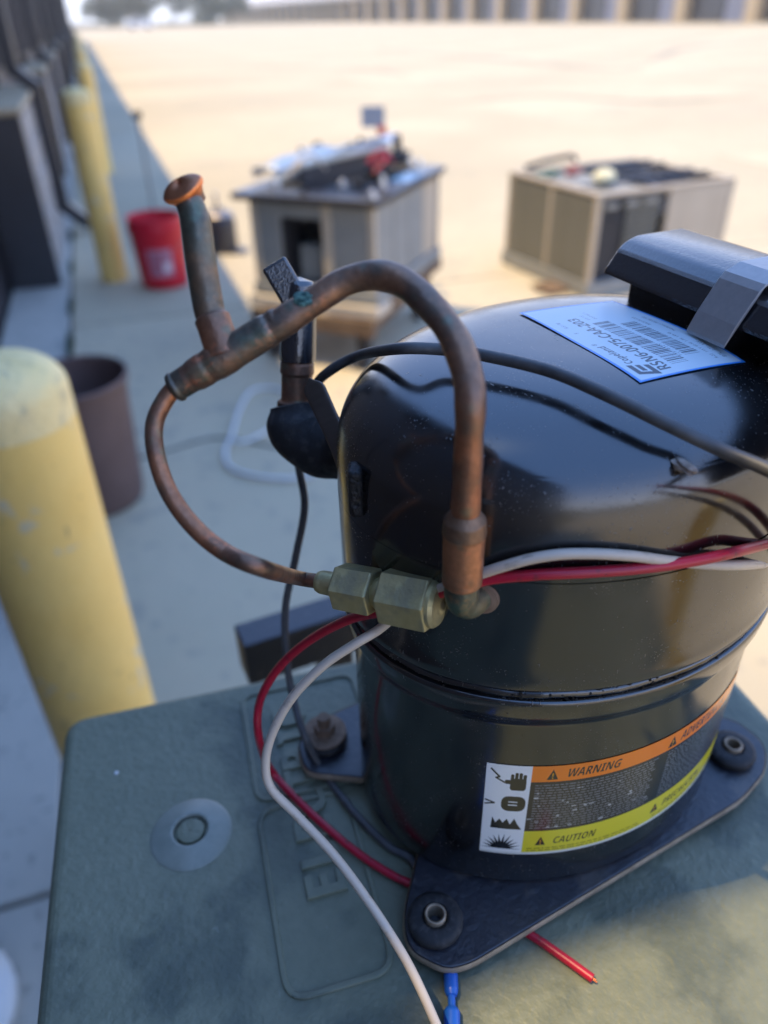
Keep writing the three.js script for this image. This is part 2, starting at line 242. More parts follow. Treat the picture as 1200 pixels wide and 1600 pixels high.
// ---------------------------------------------------------------- ground: dirt, the paved lot, the strip along the units
{
  const F = frame(V(0, 0, 0), ACROSS);               // x = across, -z = along the row ... z of this frame is ACROSS x UP
  const dirt = new THREE.PlaneGeometry(1600, 1600).rotateX(-Math.PI / 2).translate(0, -0.06, -300);
  structure('ground', boxUV(dirt), M.dirt);
  const zsign = new THREE.Vector3().crossVectors(ACROSS, UPV).dot(ROW) > 0 ? 1 : -1;
  const strip = (q0, q1, r0, r1) => { const g = fbox(new THREE.Matrix4(), q0, q1, -0.12, 0, Math.min(zsign * r0, zsign * r1), Math.max(zsign * r0, zsign * r1), 0.004); return g.applyMatrix4(F); };
  const lot = [-12, -4.02, 3.98, 11.9, 19.9];
  for (let i = 0; i + 1 < lot.length; i++) structure('paving_slab', strip(-0.312, 6.0, lot[i] + 0.006, lot[i + 1] - 0.006), M.concrete);
  structure('paved_lot', [strip(6.012, 55, -40, -0.1), strip(6.012, 55, 78.01, 190), strip(-0.312, 6.0, 19.912, 78), strip(-0.312, 6.0, 78.01, 190)], M.concrete);
  for (let a = 0; a < 7; a++) for (let b = 0; b < 11; b++) { const y = -0.0015 * ((a * 5 + b * 3) % 4); const s = structure('paving_slab', strip(6.02 + a * 7, 13.0 + a * 7, -0.09 + b * 7.1, -0.09 + b * 7.1 + 7.07), M.concrete); s.position.y = y; }
  // old dark tracks and drips on the lot
  const mark = (pts, w, s) => { const c = new THREE.CatmullRomCurve3(pts.map(([x, y]) => onPlane(x, y, 0.004))); return grid(60, 4, (u, v) => { const p = c.getPointAt(u), t = c.getTangentAt(u), n = V(-t.z, 0, t.x), e = w * (0.35 + 0.9 * vn(u, 0.3, 16, s)) * Math.sin(Math.PI * Math.min(1, Math.max(0.02, u))) ** 0.5; return p.clone().addScaledVector(n, (v - 0.5) * e + 0.4 * w * (vn(u, 0.7, 8, s + 3) - 0.5)).setY(0.004); }, false, (u, v) => [u * 6, v * w]); };
  structure('track_mark', mark([[590, 78], [720, 88], [860, 100], [960, 108], [1010, 102]], 0.7, 3), M.trackMark);
  structure('track_mark', mark([[1010, 96], [1080, 74], [1200, 60]], 0.6, 8), M.trackMark);
  structure('track_mark', mark([[300, 112], [420, 104], [560, 108], [640, 118]], 0.28, 12), M.trackMark);
  structure('track_mark', mark([[700, 160], [860, 150], [1010, 158], [1190, 150]], 0.2, 15), M.trackMark);
  for (let i = -3; i < 16; i++) structure('apron_slab', strip(-0.64, -0.328, i * 3.96 + 0.9, (i + 1) * 3.96 + 0.89), M.apron);
}
const fb = (q0, q1, r0, r1, y0, y1, rad = 0.006) => { // box by across / along / height
  const c = row((q0 + q1) / 2, (r0 + r1) / 2, (y0 + y1) / 2);
  return rbox(Math.abs(q1 - q0), Math.abs(y1 - y0), Math.abs(r1 - r0), rad).applyMatrix4(basis(ACROSS, UPV, new THREE.Vector3().crossVectors(ACROSS, UPV), c));
};

// ---------------------------------------------------------------- left row of storage units
const EAVE = -0.335, WALL = -0.565, TOPW = 3.0, BAY = 3.96;
{
  const b = thing('storage_building', 'long dark brown row of storage units with downspouts, close on the left', 'building', row(-0.62, 5));
  b.position.set(0, 0, 0);
  const ribs = [];
  for (let r = -3; r < 40; r += 0.3) ribs.push(fb(WALL + 0.001, WALL + 0.016, r, r + 0.07, 1.02, TOPW - 0.02, 0.004));
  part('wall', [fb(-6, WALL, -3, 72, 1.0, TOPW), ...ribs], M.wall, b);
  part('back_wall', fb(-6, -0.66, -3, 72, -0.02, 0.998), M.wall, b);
  part('roof', [fb(-6.3, EAVE, 0.262, 72.3, TOPW + 0.001, TOPW + 0.05), fb(-6.3, WALL, -3, 0.26, TOPW + 0.001, TOPW + 0.05)], M.trim, b);  // unseen overhang; its near end is stepped back to let sun onto the box
  part('gutter', fb(EAVE - 0.1, EAVE - 0.004, 0.27, 72.2, TOPW - 0.11, TOPW - 0.001), M.trim, b);  // starts with the overhang, shaped to keep the compressor shaded
  for (let k = 0; k < 17; k++) {
    const r0 = 4.8 + BAY * k, r1 = r0 + 1.75;
    // plinth: near-side shade built in as dark plate, pale stone facing, sloped cap
    const stones = [];
    const cols = k < 4 ? 4 : 1, rows = k < 4 ? 5 : 1;
    if (k < 4) {
      part('plinth_core', fb(-0.66, -0.40, r0 + 0.01, r1, -0.02, 0.87), M.trim, b);
      for (let j = 0; j < rows; j++) for (let i = 0; i < cols; i++) {
        const off = j % 2 ? 0.2 : 0, a0 = r0 + 0.02 + (r1 - r0 - 0.04) * Math.max(0, i - off) / cols, a1 = r0 + 0.02 + (r1 - r0 - 0.04) * Math.min(cols, i + 1 - off + (i === cols - 1 ? off : 0)) / cols;
        part('stone', fb(-0.405, -0.38 + rr(-0.006, 0.006), a0 + 0.006, a1 - 0.006, j * 0.172 + 0.006, j * 0.172 + 0.166, 0.01), M.stone, b);
      }
    } else part('plinth', fb(-0.66, -0.38, r0, r1, -0.02, 0.87), M.stone, b);
    part('plinth_shade_face', fb(-0.62, -0.372, r0 - 0.03, r0 + 0.012, -0.01, 0.875), M.trim, b);
    part('plinth_cap', fb(-0.60, -0.36, r0 - 0.04, r1 + 0.02, 0.878, 0.915, 0.015), M.tanBlock, b);
    // roll-up door between the plinths, horizontal slats
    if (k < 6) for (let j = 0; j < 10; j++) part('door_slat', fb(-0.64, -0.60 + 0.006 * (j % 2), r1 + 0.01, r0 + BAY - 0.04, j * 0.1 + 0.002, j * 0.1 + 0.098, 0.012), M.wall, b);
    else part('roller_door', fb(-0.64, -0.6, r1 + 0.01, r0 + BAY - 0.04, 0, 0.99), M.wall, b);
    // downspout: down the wall, out over the cap, down the facing, kicked out at the foot
    const rd = r0 + 1.28, w = 0.05, t = 0.042;
    const path = [[-0.445, TOPW - 0.1], [-0.445, 1.03], [-0.335, 0.93], [-0.335, 0.2], [-0.2, 0.07]];
    const segs = [];
    for (let i = 0; i + 1 < path.length; i++) {
      const A = row(path[i][0], rd, path[i][1]), B = row(path[i + 1][0], rd, path[i + 1][1]), d = B.clone().sub(A), L = d.length(), y = d.clone().normalize();
      segs.push(rbox(t * 2, L + 0.04, w * 2, 0.008).applyMatrix4(basis(new THREE.Vector3().crossVectors(y, ROW).normalize(), y, ROW.clone(), A.clone().add(B).multiplyScalar(0.5))));
    }
    part('downspout', segs, M.trim, b);
  }
}
// ---------------------------------------------------------------- bollards
{
  const make = (lab) => {
    const g = thing('bollard', lab, 'bollard', V(0, 0, 0), 'yellow bollards along the row of units');
    const R = 0.075, Hh = 0.975, dome = [];
    for (let i = 0; i <= 10; i++) { const a = i / 10 * Math.PI / 2; dome.push([Math.max(0.0004, R * Math.cos(a) ** 0.75), Hh - 0.042 + 0.042 * Math.sin(a)]); }
    part('pipe', latheUV([[R + 0.002, -0.02], [R, 0.0], [R, 0.45], [R, Hh - 0.075]], 56), M.yellow, g);
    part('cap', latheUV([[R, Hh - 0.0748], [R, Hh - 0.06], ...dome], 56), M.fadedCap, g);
    return g;
  };
  const spots = [[-0.163, 0.881], [-0.074, 4.78], [-0.012, 8.72], [-0.02, 12.6], [-0.03, 16.5], [-0.03, 20.4], [-0.03, 24.4], [-0.03, 28.3]];
  spots.push([0.72, -0.42]);
  const names = ['large yellow bollard with faded cap beside the green box', 'yellow bollard standing just left of the red bucket', 'third yellow bollard, partly hidden behind the one by the bucket'];
  let first;
  spots.forEach(([q, r], i) => {
    let o; const lab = i === 8 ? 'yellow bollard standing in the sun right of the green box' : names[i] ?? ['fourth', 'fifth', 'sixth', 'seventh', 'farthest visible'][i - 3] + ' yellow bollard of the row, counted from the green box';
    if (!i) o = first = make(lab); else { o = first.clone(); o.name = numbered('bollard'); scene.add(o); o.userData = { ...first.userData, label: lab }; }
    o.position.copy(row(q, r)); o.rotation.y = i * 1.3;
    if (i === 1) o.scale.setScalar(1.02);
  });
}
// ---------------------------------------------------------------- far row on the right
{
  const b = thing('storage_building', 'far pale roofed row of storage units with tan pillars across the lot', 'building');
  const q = 55.7, bay = 9.9, r0 = 74 - bay * 6, n = 36, rEnd = r0 + bay * n;
  part('wall', fb(q + 1.2, q + 12, r0, rEnd, -0.1, 4.0, 0.05), M.wall, b);
  part('roof', [fb(q - 0.2, q + 12, r0, rEnd, 4.01, 4.5, 0.05), new THREE.BoxGeometry(12, 0.2, rEnd - r0).rotateZ(0.25).applyMatrix4(basis(ACROSS, UPV, new THREE.Vector3().crossVectors(ACROSS, UPV), row(q + 5.6, (r0 + rEnd) / 2, 6.0)))], M.roof, b);
  part('kerb', fb(q - 0.6, q + 1.3, r0, rEnd, -0.1, 0.12, 0.02), M.concrete, b);
  for (let k = 0; k < n; k++) {
    const r = r0 + k * bay;
    part('pillar', fb(q, q + 1.19, r - 0.75, r + 0.75, 0.121, 4.0, 0.03), M.tanBlock, b);
    part('dark_bay', fb(q + 0.9, q + 1.19, r - 5.4, r - 0.76, 0.122, 3.9, 0.03), M.trim, b);
    const slats = [];
    for (let j = 0; j < 12; j++) slats.push(fb(q + 1.0, q + 1.16 + (j % 2) * 0.04, r - bay + 0.9, r - 5.45, 0.13 + j * 0.3, 0.42 + j * 0.3, 0.02));
    part('roller_door', slats, M.door, b);
  }
}
// ---------------------------------------------------------------- trees and a car at the far end
function tree(name, label, q, r, h, spread, m, s) {
  const g = thing(name, label, 'tree', row(q, r)); seed = s;
  const limbs = [straight(V(0, -0.1, 0), V(0, h * 0.55, 0), (t) => 0.28 * (1 - 0.6 * t), { m: 8, n: 6 })];
  const tips = [];
  for (let i = 0; i < 14; i++) { const a = i * 2.4, y = h * rr(0.1, 0.5), e = V(Math.cos(a) * spread * rr(0.4, 0.9), y + h * rr(0.05, 0.35), Math.sin(a) * spread * rr(0.4, 0.8)); limbs.push(straight(V(0, y, 0), e, (t) => 0.12 * (1 - 0.7 * t), { m: 6, n: 4 })); tips.push(e); }
  tips.push(V(0, h * 0.82, 0));
  part('trunk', limbs, M.bark, g);
  const pos = [], nor = [];
  for (const e of tips) for (let k = 0; k < 170; k++) {
    const c = e.clone().add(V(rr(-1, 1), rr(-1, 1), rr(-1, 1)).normalize().multiplyScalar(spread * 0.42 * Math.cbrt(rnd()))), s1 = rr(0.2, 0.42);
    const a = V(rr(-1, 1), rr(-1, 1), rr(-1, 1)).normalize(), b = new THREE.Vector3().crossVectors(a, V(rr(-1, 1), rr(-1, 1), rr(-1, 1)).normalize()).normalize(), nn = new THREE.Vector3().crossVectors(a, b);
    const q4 = [c.clone().addScaledVector(a, s1), c.clone().addScaledVector(b, s1 * 0.5), c.clone().addScaledVector(a, -s1), c.clone().addScaledVector(b, -s1 * 0.5)];
    for (const i of [0, 1, 2, 0, 2, 3]) { pos.push(q4[i].x, q4[i].y, q4[i].z); nor.push(nn.x, nn.y, nn.z); }
  }
  const geo = new THREE.BufferGeometry(); geo.setAttribute('position', new THREE.Float32BufferAttribute(pos, 3)); geo.setAttribute('normal', new THREE.Float32BufferAttribute(nor, 3));
  geo.setAttribute('uv', new THREE.Float32BufferAttribute(new Float32Array(pos.length / 3 * 2), 2));
  part('crown', geo, m, g);
}
tree('tree', 'tall green tree at the far end, just right of the white car', 24, 240, 13, 5, M.leaf, 21);
tree('tree', 'tallest far tree, standing behind the white car', 15, 262, 15, 5.5, M.leafB, 22);
tree('tree', 'leftmost far tree beside the end of the brown units', 6, 300, 10, 4, M.leaf, 23);
tree('tree', 'far tree in front of the end of the pale roofed row', 36, 270, 14, 5.5, M.leafB, 24);
tree('tree', 'dense low far tree behind the white car, right of its roof', 12.5, 205, 8, 4.5, M.leafB, 31);
tree('tree', 'far bushy tree at the left foot of the pale roofed row', 38, 232, 9, 5, M.leaf, 32);
tree('tree', 'far tree close beside the end wall of the brown units', 8, 226, 7.5, 3.5, M.leafB, 33);
tree('tree', 'low bushy far tree between the car and the pale roofed row', 30, 215, 7, 4, M.leaf, 25);
{
  const c = thing('parked_car', 'small white car parked at the far end of the lot', 'car', row(10.4, 160));
  const F = frame(V(0, 0, 0), ACROSS.clone().addScaledVector(ROW, -0.3).normalize());
  const sh = new THREE.Shape(); sh.moveTo(-2.2, 0.35); sh.lineTo(2.2, 0.35); sh.quadraticCurveTo(2.32, 0.75, 2.1, 0.92); sh.lineTo(1.2, 1.0); sh.lineTo(0.5, 1.45); sh.lineTo(-1.2, 1.47); sh.lineTo(-1.95, 1.02); sh.quadraticCurveTo(-2.3, 0.9, -2.2, 0.35);
  part('body', new THREE.ExtrudeGeometry(sh, { depth: 1.6, bevelSize: 0.06, bevelThickness: 0.06, bevelSegments: 2 }).translate(0, 0, -0.8).applyMatrix4(F), M.carPaint, c);
  const gl = new THREE.Shape(); gl.moveTo(-1.7, 1.02); gl.lineTo(1.0, 1.02); gl.lineTo(0.42, 1.38); gl.lineTo(-1.12, 1.4);
  part('window', new THREE.ExtrudeGeometry(gl, { depth: 1.75, bevelEnabled: false }).translate(0, 0, -0.875).applyMatrix4(F), M.glass, c);
  for (const [x, z] of [[-1.4, 0.72], [1.4, 0.72], [-1.4, -0.72], [1.4, -0.72]]) part('wheel', new THREE.CylinderGeometry(0.33, 0.33, 0.24, 20).rotateX(Math.PI / 2).translate(x, 0.33, z * 1.08).applyMatrix4(F), M.rubber, c);
}
const smooth = (g, a) => toCreasedNormals(g, a);
// ---------------------------------------------------------------- green box that carries the compressor
const YG = 0.99, YP = 0.976;                         // grommet tops, top of the green box
const E1 = V(0.967, 0, -0.2549).normalize(), E2 = V(0.2549, 0, 0.967).normalize();
const boxCorner = V(-0.1699, YP, -0.2714), BF = frame(boxCorner, E1);   // local x along the far edge, z towards the viewer, y up
const toBox = BF.clone().invert();
const BW = 0.352, BD = 0.44;
const font = await new FontLoader().loadAsync('fonts/droid/droid_sans_bold.typeface.json');
function ring(x0, x1, z0, z1, r, w, hgt) {           // raised rounded-rectangle rib lying on the box top
  const path = (s, ins) => { const a = x0 + ins, b = x1 - ins, c = z0 + ins, d = z1 - ins, q = Math.max(0.001, r - ins); s.moveTo(a + q, c); s.lineTo(b - q, c); s.quadraticCurveTo(b, c, b, c + q); s.lineTo(b, d - q); s.quadraticCurveTo(b, d, b - q, d); s.lineTo(a + q, d); s.quadraticCurveTo(a, d, a, d - q); s.lineTo(a, c + q); s.quadraticCurveTo(a, c, a + q, c); };
  const s = new THREE.Shape(); path(s, 0); const hl = new THREE.Path(); path(hl, w); s.holes.push(hl);
  return new THREE.ExtrudeGeometry(s, { depth: hgt, bevelSize: 0.0006, bevelThickness: 0.0005, bevelSegments: 2, curveSegments: 10 }).rotateX(Math.PI / 2).translate(0, 0.0003 + hgt, 0);
}
{
  const g = thing('utility_box', 'weathered dark green box top with raised ELECTRIC lettering, under the black compressor', 'utility box');
  // lid: rounded vertical corners and rounded top edge, dished where the screw sits
  const sh = new THREE.Shape(), r = 0.013;
  sh.moveTo(r, 0); sh.lineTo(BW - r, 0); sh.quadraticCurveTo(BW, 0, BW, r); sh.lineTo(BW, BD - r); sh.quadraticCurveTo(BW, BD, BW - r, BD); sh.lineTo(r, BD); sh.quadraticCurveTo(0, BD, 0, BD - r); sh.lineTo(0, r); sh.quadraticCurveTo(0, 0, r, 0);
  
  const lidG = new THREE.ExtrudeGeometry(sh, { depth: 0.05, bevelSize: 0.006, bevelThickness: 0.006, bevelSegments: 5, bevelOffset: -0.006, curveSegments: 24 }).rotateX(Math.PI / 2).translate(0, -0.006, 0);
  const lid = part('lid', boxUV(mergeVertices(plain(lidG), 1e-6)).applyMatrix4(BF), M.pedestal, g);
  part('body', fbox(BF, 0.012, BW - 0.012, -YP, -0.058, 0.012, BD - 0.012, 0.012), M.pedestal, g);
  // dished washer with the screw head
  const wash = latheUV([[0.0180, 0.0001], [0.0177, 0.0004], [0.0166, 0.0009], [0.0125, 0.0022], [0.0090, 0.0031], [0.0079, 0.0031], [0.0075, 0.0027], [0.0074, 0.0002]], 64);
  part('washer', wash.translate(0.0603, 0, 0.0868).applyMatrix4(BF), M.boss, lid);
  part('screw', latheUV([[0.0061, 0.0002], [0.0061, 0.0022], [0.0057, 0.0026], [0.0035, 0.0027], [0.0003, 0.0027]], 40).translate(0.0603, 0, 0.0868).applyMatrix4(BF), M.pedestal, lid);
  part('panel_rib', ring(0.0905, 0.152, 0.0115, 0.080, 0.008, 0.0012, 0.0004).applyMatrix4(BF), M.pedestal, lid);
  part('panel_rib', ring(0.0900, 0.1325, 0.0835, 0.168, 0.010, 0.0012, 0.0004).applyMatrix4(BF), M.pedestal, lid);
  // lettering that reads away from the viewer, tops of the letters to the left
  const text = 'ELECTRIC';
  for (let i = 0; i < text.length; i++) {
    const t = new TextGeometry(text[i], { font, size: 0.0165, depth: 0.0013, curveSegments: 6, bevelEnabled: true, bevelSize: 0.0003, bevelThickness: 0.0003, bevelSegments: 2 });
    t.computeBoundingBox(); const bb = t.boundingBox; t.translate(-(bb.min.x + bb.max.x) / 2, 0, 0);
    // letter x -> away from the viewer (-z), letter y -> left (-x), depth -> up
    const m = basis(V(0, 0, -1), V(-1, 0, 0), V(0, 1, 0), V(0.1215, 0.0002, 0.1268 - i * 0.0134));
    part('letter', boxUV(t.applyMatrix4(m)).applyMatrix4(BF), M.pedestal, lid);
  }
  part('paint_speck', new THREE.SphereGeometry(0.0011, 10, 6).scale(1, 0.35, 1).translate(0.0273, 0.0002, 0.0437).applyMatrix4(BF), M.pale, lid, 'white speck');
}
// ---------------------------------------------------------------- compressor
const U = V(0.8845, 0, -0.4666).normalize(), W = V(-0.4666, 0, -0.8845).normalize();
const CC = V(0.0715, YG, -0.245), CF = frame(CC, U), toC = CF.clone().invert();      // local x = U, y = up from the grommet tops, z = -W
const SU = 0.0885, SV = 0.0690, SU2 = 0.0916, SV2 = 0.0718;
const T0 = 0.1525, HT = 0.0465, PW = 3.7;              // the upper shell's shoulder and crown: one smooth superellipse
function topH(x, z) { const s = Math.min(1, Math.hypot(x / SU2, z / SV2)); return T0 + HT * Math.pow(1 - s ** PW, 1 / PW); }
const onTop = (px, py, up = 0) => {                  // first point of the line of sight that is `up` above the upper shell
  for (let d = 0.12; d < 0.5; d += 0.0002) { const p = at(px, py, d), l = p.clone().applyMatrix4(toC), s = Math.hypot(l.x / (SU2 + up), l.z / (SV2 + up)); if (s < 1 && l.y < T0 + (HT + up) * Math.pow(1 - s ** PW, 1 / PW)) return p; }
  return onPlane(px, py, YG + T0);
};
function shellHit(px, py, su = SU2, sv = SV2) {      // where the line of sight meets the shell's side
  const o = V(0, EYE, 0).applyMatrix4(toC), e = ray(px, py).add(V(0, EYE, 0)).applyMatrix4(toC).sub(o);
  const a = (e.x / su) ** 2 + (e.z / sv) ** 2, b = 2 * (o.x * e.x / su ** 2 + o.z * e.z / sv ** 2), c = (o.x / su) ** 2 + (o.z / sv) ** 2 - 1;
  const D = Math.max(0, b * b - 4 * a * c);
  const t = (-b - Math.sqrt(D)) / (2 * a), l = o.addScaledVector(e, t);
  return { depth: t * FPX, y: l.y, th: Math.atan2(-l.z / sv, l.x / su), p: l.clone().applyMatrix4(CF) };
}
const sideP = (th, y, d = 0, su = SU, sv = SV) => V((su + d) * Math.cos(th), y, -(sv + d) * Math.sin(th)).applyMatrix4(CF);
const cmp = thing('compressor', 'glossy black refrigeration compressor with copper pipe, bolted feet, on the green box', 'compressor');
{
  const loft = (prof, n = 128) => grid(n, prof.length - 1, (u, v) => { const [y, d] = prof[Math.round(v * (prof.length - 1))], a = u * Math.PI * 2; return V((SU + d) * Math.cos(a), y, -(SV + d) * Math.sin(a)).applyMatrix4(CF); }, true, (u, v, p) => [u * 0.51, prof[Math.round(v * (prof.length - 1))][0] + prof[Math.round(v * (prof.length - 1))][1]]);
  const low = [[-0.0075, -0.0042], [-0.0066, -0.0022], [-0.0050, -0.0008], [-0.0030, 0]];
  for (let i = 1; i <= 10; i++) low.push([-0.0030 + 0.0907 * i / 10, 0]);
  low.push([0.0895, 0.0003], [0.0915, 0.0011], [0.0935, 0.0021], [0.0960, 0.0030], [0.1015, 0.0036], [0.1030, 0.0034], [0.1036, 0.0026], [0.1038, 0.0008]);
  part('lower_shell', loft(low), M.paint, cmp);
  const seam = grid(220, 14, (u, v) => { const a = u * Math.PI * 2, b = v * Math.PI * 2, w = 0.0019 + 0.00022 * Math.sin(a * 61) * Math.sin(a * 23 + 1) + 0.00015 * Math.sin(a * 37 + 2); const y = 0.1058 + Math.sin(b) * w * 0.9 + 0.0003 * Math.sin(a * 17), d = 0.0012 - Math.cos(b) * w * -0.8; return V((SU + d) * Math.cos(a), y, -(SV + d) * Math.sin(a)).applyMatrix4(CF); }, true, (u, v) => [u * 0.51, v * 0.012]);
  part('weld_seam', seam, M.paint, cmp);
  { seed = 41; const bits = []; for (let i = 0; i < 200; i++) { const th = -2.05 + (rnd() + rnd() + rnd() - 1.5) * 0.62, y = 0.1085 + (rnd() + rnd() + rnd() - 1.5) * 0.012, r = 0.00015 + 0.0005 * rnd() ** 2; const p = V((SU + 0.0024) * Math.cos(th), y, -(SV + 0.0024) * Math.sin(th)).applyMatrix4(CF); bits.push(new THREE.IcosahedronGeometry(r, 1).scale(1, rr(0.6, 1.3), 1).translate(p.x, p.y, p.z)); } const o = part('weld_spatter', bits, M.weld, cmp); o.userData.kind = 'stuff'; }
  const k = SU2 - SU, up = [[0.1075, 0.0005], [0.1078, k - 0.0008], [0.1086, k + 0.0002], [0.1100, k + 0.0007], [0.1130, k + 0.0004], [0.1165, k]];
  for (let i = 1; i <= 6; i++) up.push([0.1165 + (T0 - 0.1165) * i / 6, k]);
  const crown = (n, t0, t1, uvf) => grid(144, n, (u, v) => { const a = u * Math.PI * 2, t = (t0 + (t1 - t0) * v) * Math.PI / 2, s = Math.pow(Math.max(1e-5, Math.cos(t)), 2 / PW), h = HT * Math.pow(Math.sin(t), 2 / PW); return V(SU2 * s * Math.cos(a), T0 + h, -SV2 * s * Math.sin(a)).applyMatrix4(CF); }, true, uvf);
  part('upper_shell', [loft(up, 144), crown(16, 0.00002, 0.34, (u, v) => [u * 0.51, T0 + 0.03 * v]), crown(30, 0.32, 0.9999, (u, v, p) => { const l = p.clone().applyMatrix4(toC); return [l.x, l.z]; })], M.paint, cmp);
}
{ // base plate with its bent edge and the rubber feet
  const hu = 0.0822, hv = 0.0507, cx = -0.0062 + 0.0008, cz = 0.0055;  // hole spacing, plate centre in the shell's axes
  const C0 = V(0.0653, YG, -0.2394).applyMatrix4(toC);
  const sh = new THREE.Shape(), eu = 0.0125, ev = 0.0105;
  const pts = [[-0.0950, -0.0688], [-0.0860, -0.0712], [0.0580, -0.0716], [0.0800, -0.0668], [0.0928, -0.0570], [0.0928, -0.0400], [0.0660, -0.018], [0.0660, 0.018], [0.0900, 0.036], [0.0900, 0.052], [0.0700, 0.0620], [-0.0800, 0.0620], [-0.1020, 0.0550], [-0.1055, 0.0370], [-0.0760, 0.016], [-0.0760, -0.020], [-0.0985, -0.0440], [-0.1038, -0.0560]];
  const P = pts.map(([a, b]) => new THREE.Vector2(a, b)), R = 0.006;   // shape x = U, shape y = W
  P.forEach((p, i) => { const a = P[(i + P.length - 1) % P.length], b = P[(i + 1) % P.length], d0 = a.clone().sub(p), d1 = b.clone().sub(p), q = Math.min(R, d0.length() * 0.45, d1.length() * 0.45); const s = p.clone().addScaledVector(d0.normalize(), q), e = p.clone().addScaledVector(d1.normalize(), q); if (i) sh.lineTo(s.x, s.y); else sh.moveTo(s.x, s.y); sh.quadraticCurveTo(p.x, p.y, e.x, e.y); });
  sh.closePath();
  const plate = new THREE.ExtrudeGeometry(sh, { depth: 0.0022, bevelSize: 0.0006, bevelThickness: 0.0006, bevelSegments: 2, curveSegments: 6 }).rotateX(-Math.PI / 2).translate(0, -0.0085, 0);
  const base = part('base_plate', boxUV(plate).applyMatrix4(CF), M.plate, cmp);
  // worn bright rim: a thin band just proud of the plate's edge
  const line = sh.getSpacedPoints(220), cen = V(0, 0, 0);
  const rim = grid(220, 4, (u, v) => { const i = Math.round(u * 220) % 220, p = line[i], n = line[(i + 1) % 220].clone().sub(line[(i + 219) % 220]).normalize(), b = v * Math.PI, w = 0.0009 + 0.0006 * Math.sin(b); return V(p.x + n.y * w, -0.0101 + 0.0042 * v, -(p.y - n.x * w)).applyMatrix4(CF); }, true, (u, v) => [u * 0.62, v * 0.005]);
  part('plate_edge', rim, M.bareEdge, base);
  for (const [a, b, hole] of [[-hu, -hv, 1], [hu, -hv, 1], [-hu, hv, 0], [hu, hv, 1]]) {
    const o = new THREE.Matrix4().copy(CF).multiply(new THREE.Matrix4().makeTranslation(C0.x + a, 0, C0.z - b));
    const foot = part('rubber_foot', latheUV([[0.0098, -0.0138], [0.0104, -0.0110], [0.0094, -0.0088], [0.0088, -0.0055], [0.0105, -0.0048], [0.0109, -0.0030], [0.0104, -0.0014], [0.0088, -0.0004], [0.0060, 0.0], [0.0046, -0.0004], [0.0044, -0.0130]], 40).applyMatrix4(o), M.rubber, cmp);
    part('sleeve', latheUV([[0.0042, -0.0132], [0.0042, 0.0012], [0.0037, 0.0016], [0.0030, 0.0012], [0.0029, -0.0132]], 32).applyMatrix4(o), hole ? M.bareEdge : M.steel, foot);
    if (!hole) { part('bolt', merge([latheUV([[0.0104, 0.0002], [0.0104, 0.0014], [0.0040, 0.0016]], 32), new THREE.CylinderGeometry(0.0052, 0.0052, 0.0046, 6).toNonIndexed().translate(0, 0.0039, 0), new THREE.CylinderGeometry(0.0029, 0.0031, 0.006, 20).translate(0, 0.0085, 0)]).applyMatrix4(o), M.rust, foot, 'rusty bolt in the far left foot'); }
    else part('hole', lathe([[0.0028, -0.0132], [0.0004, -0.0131]], 24).applyMatrix4(o), M.dark, foot);
  }
}
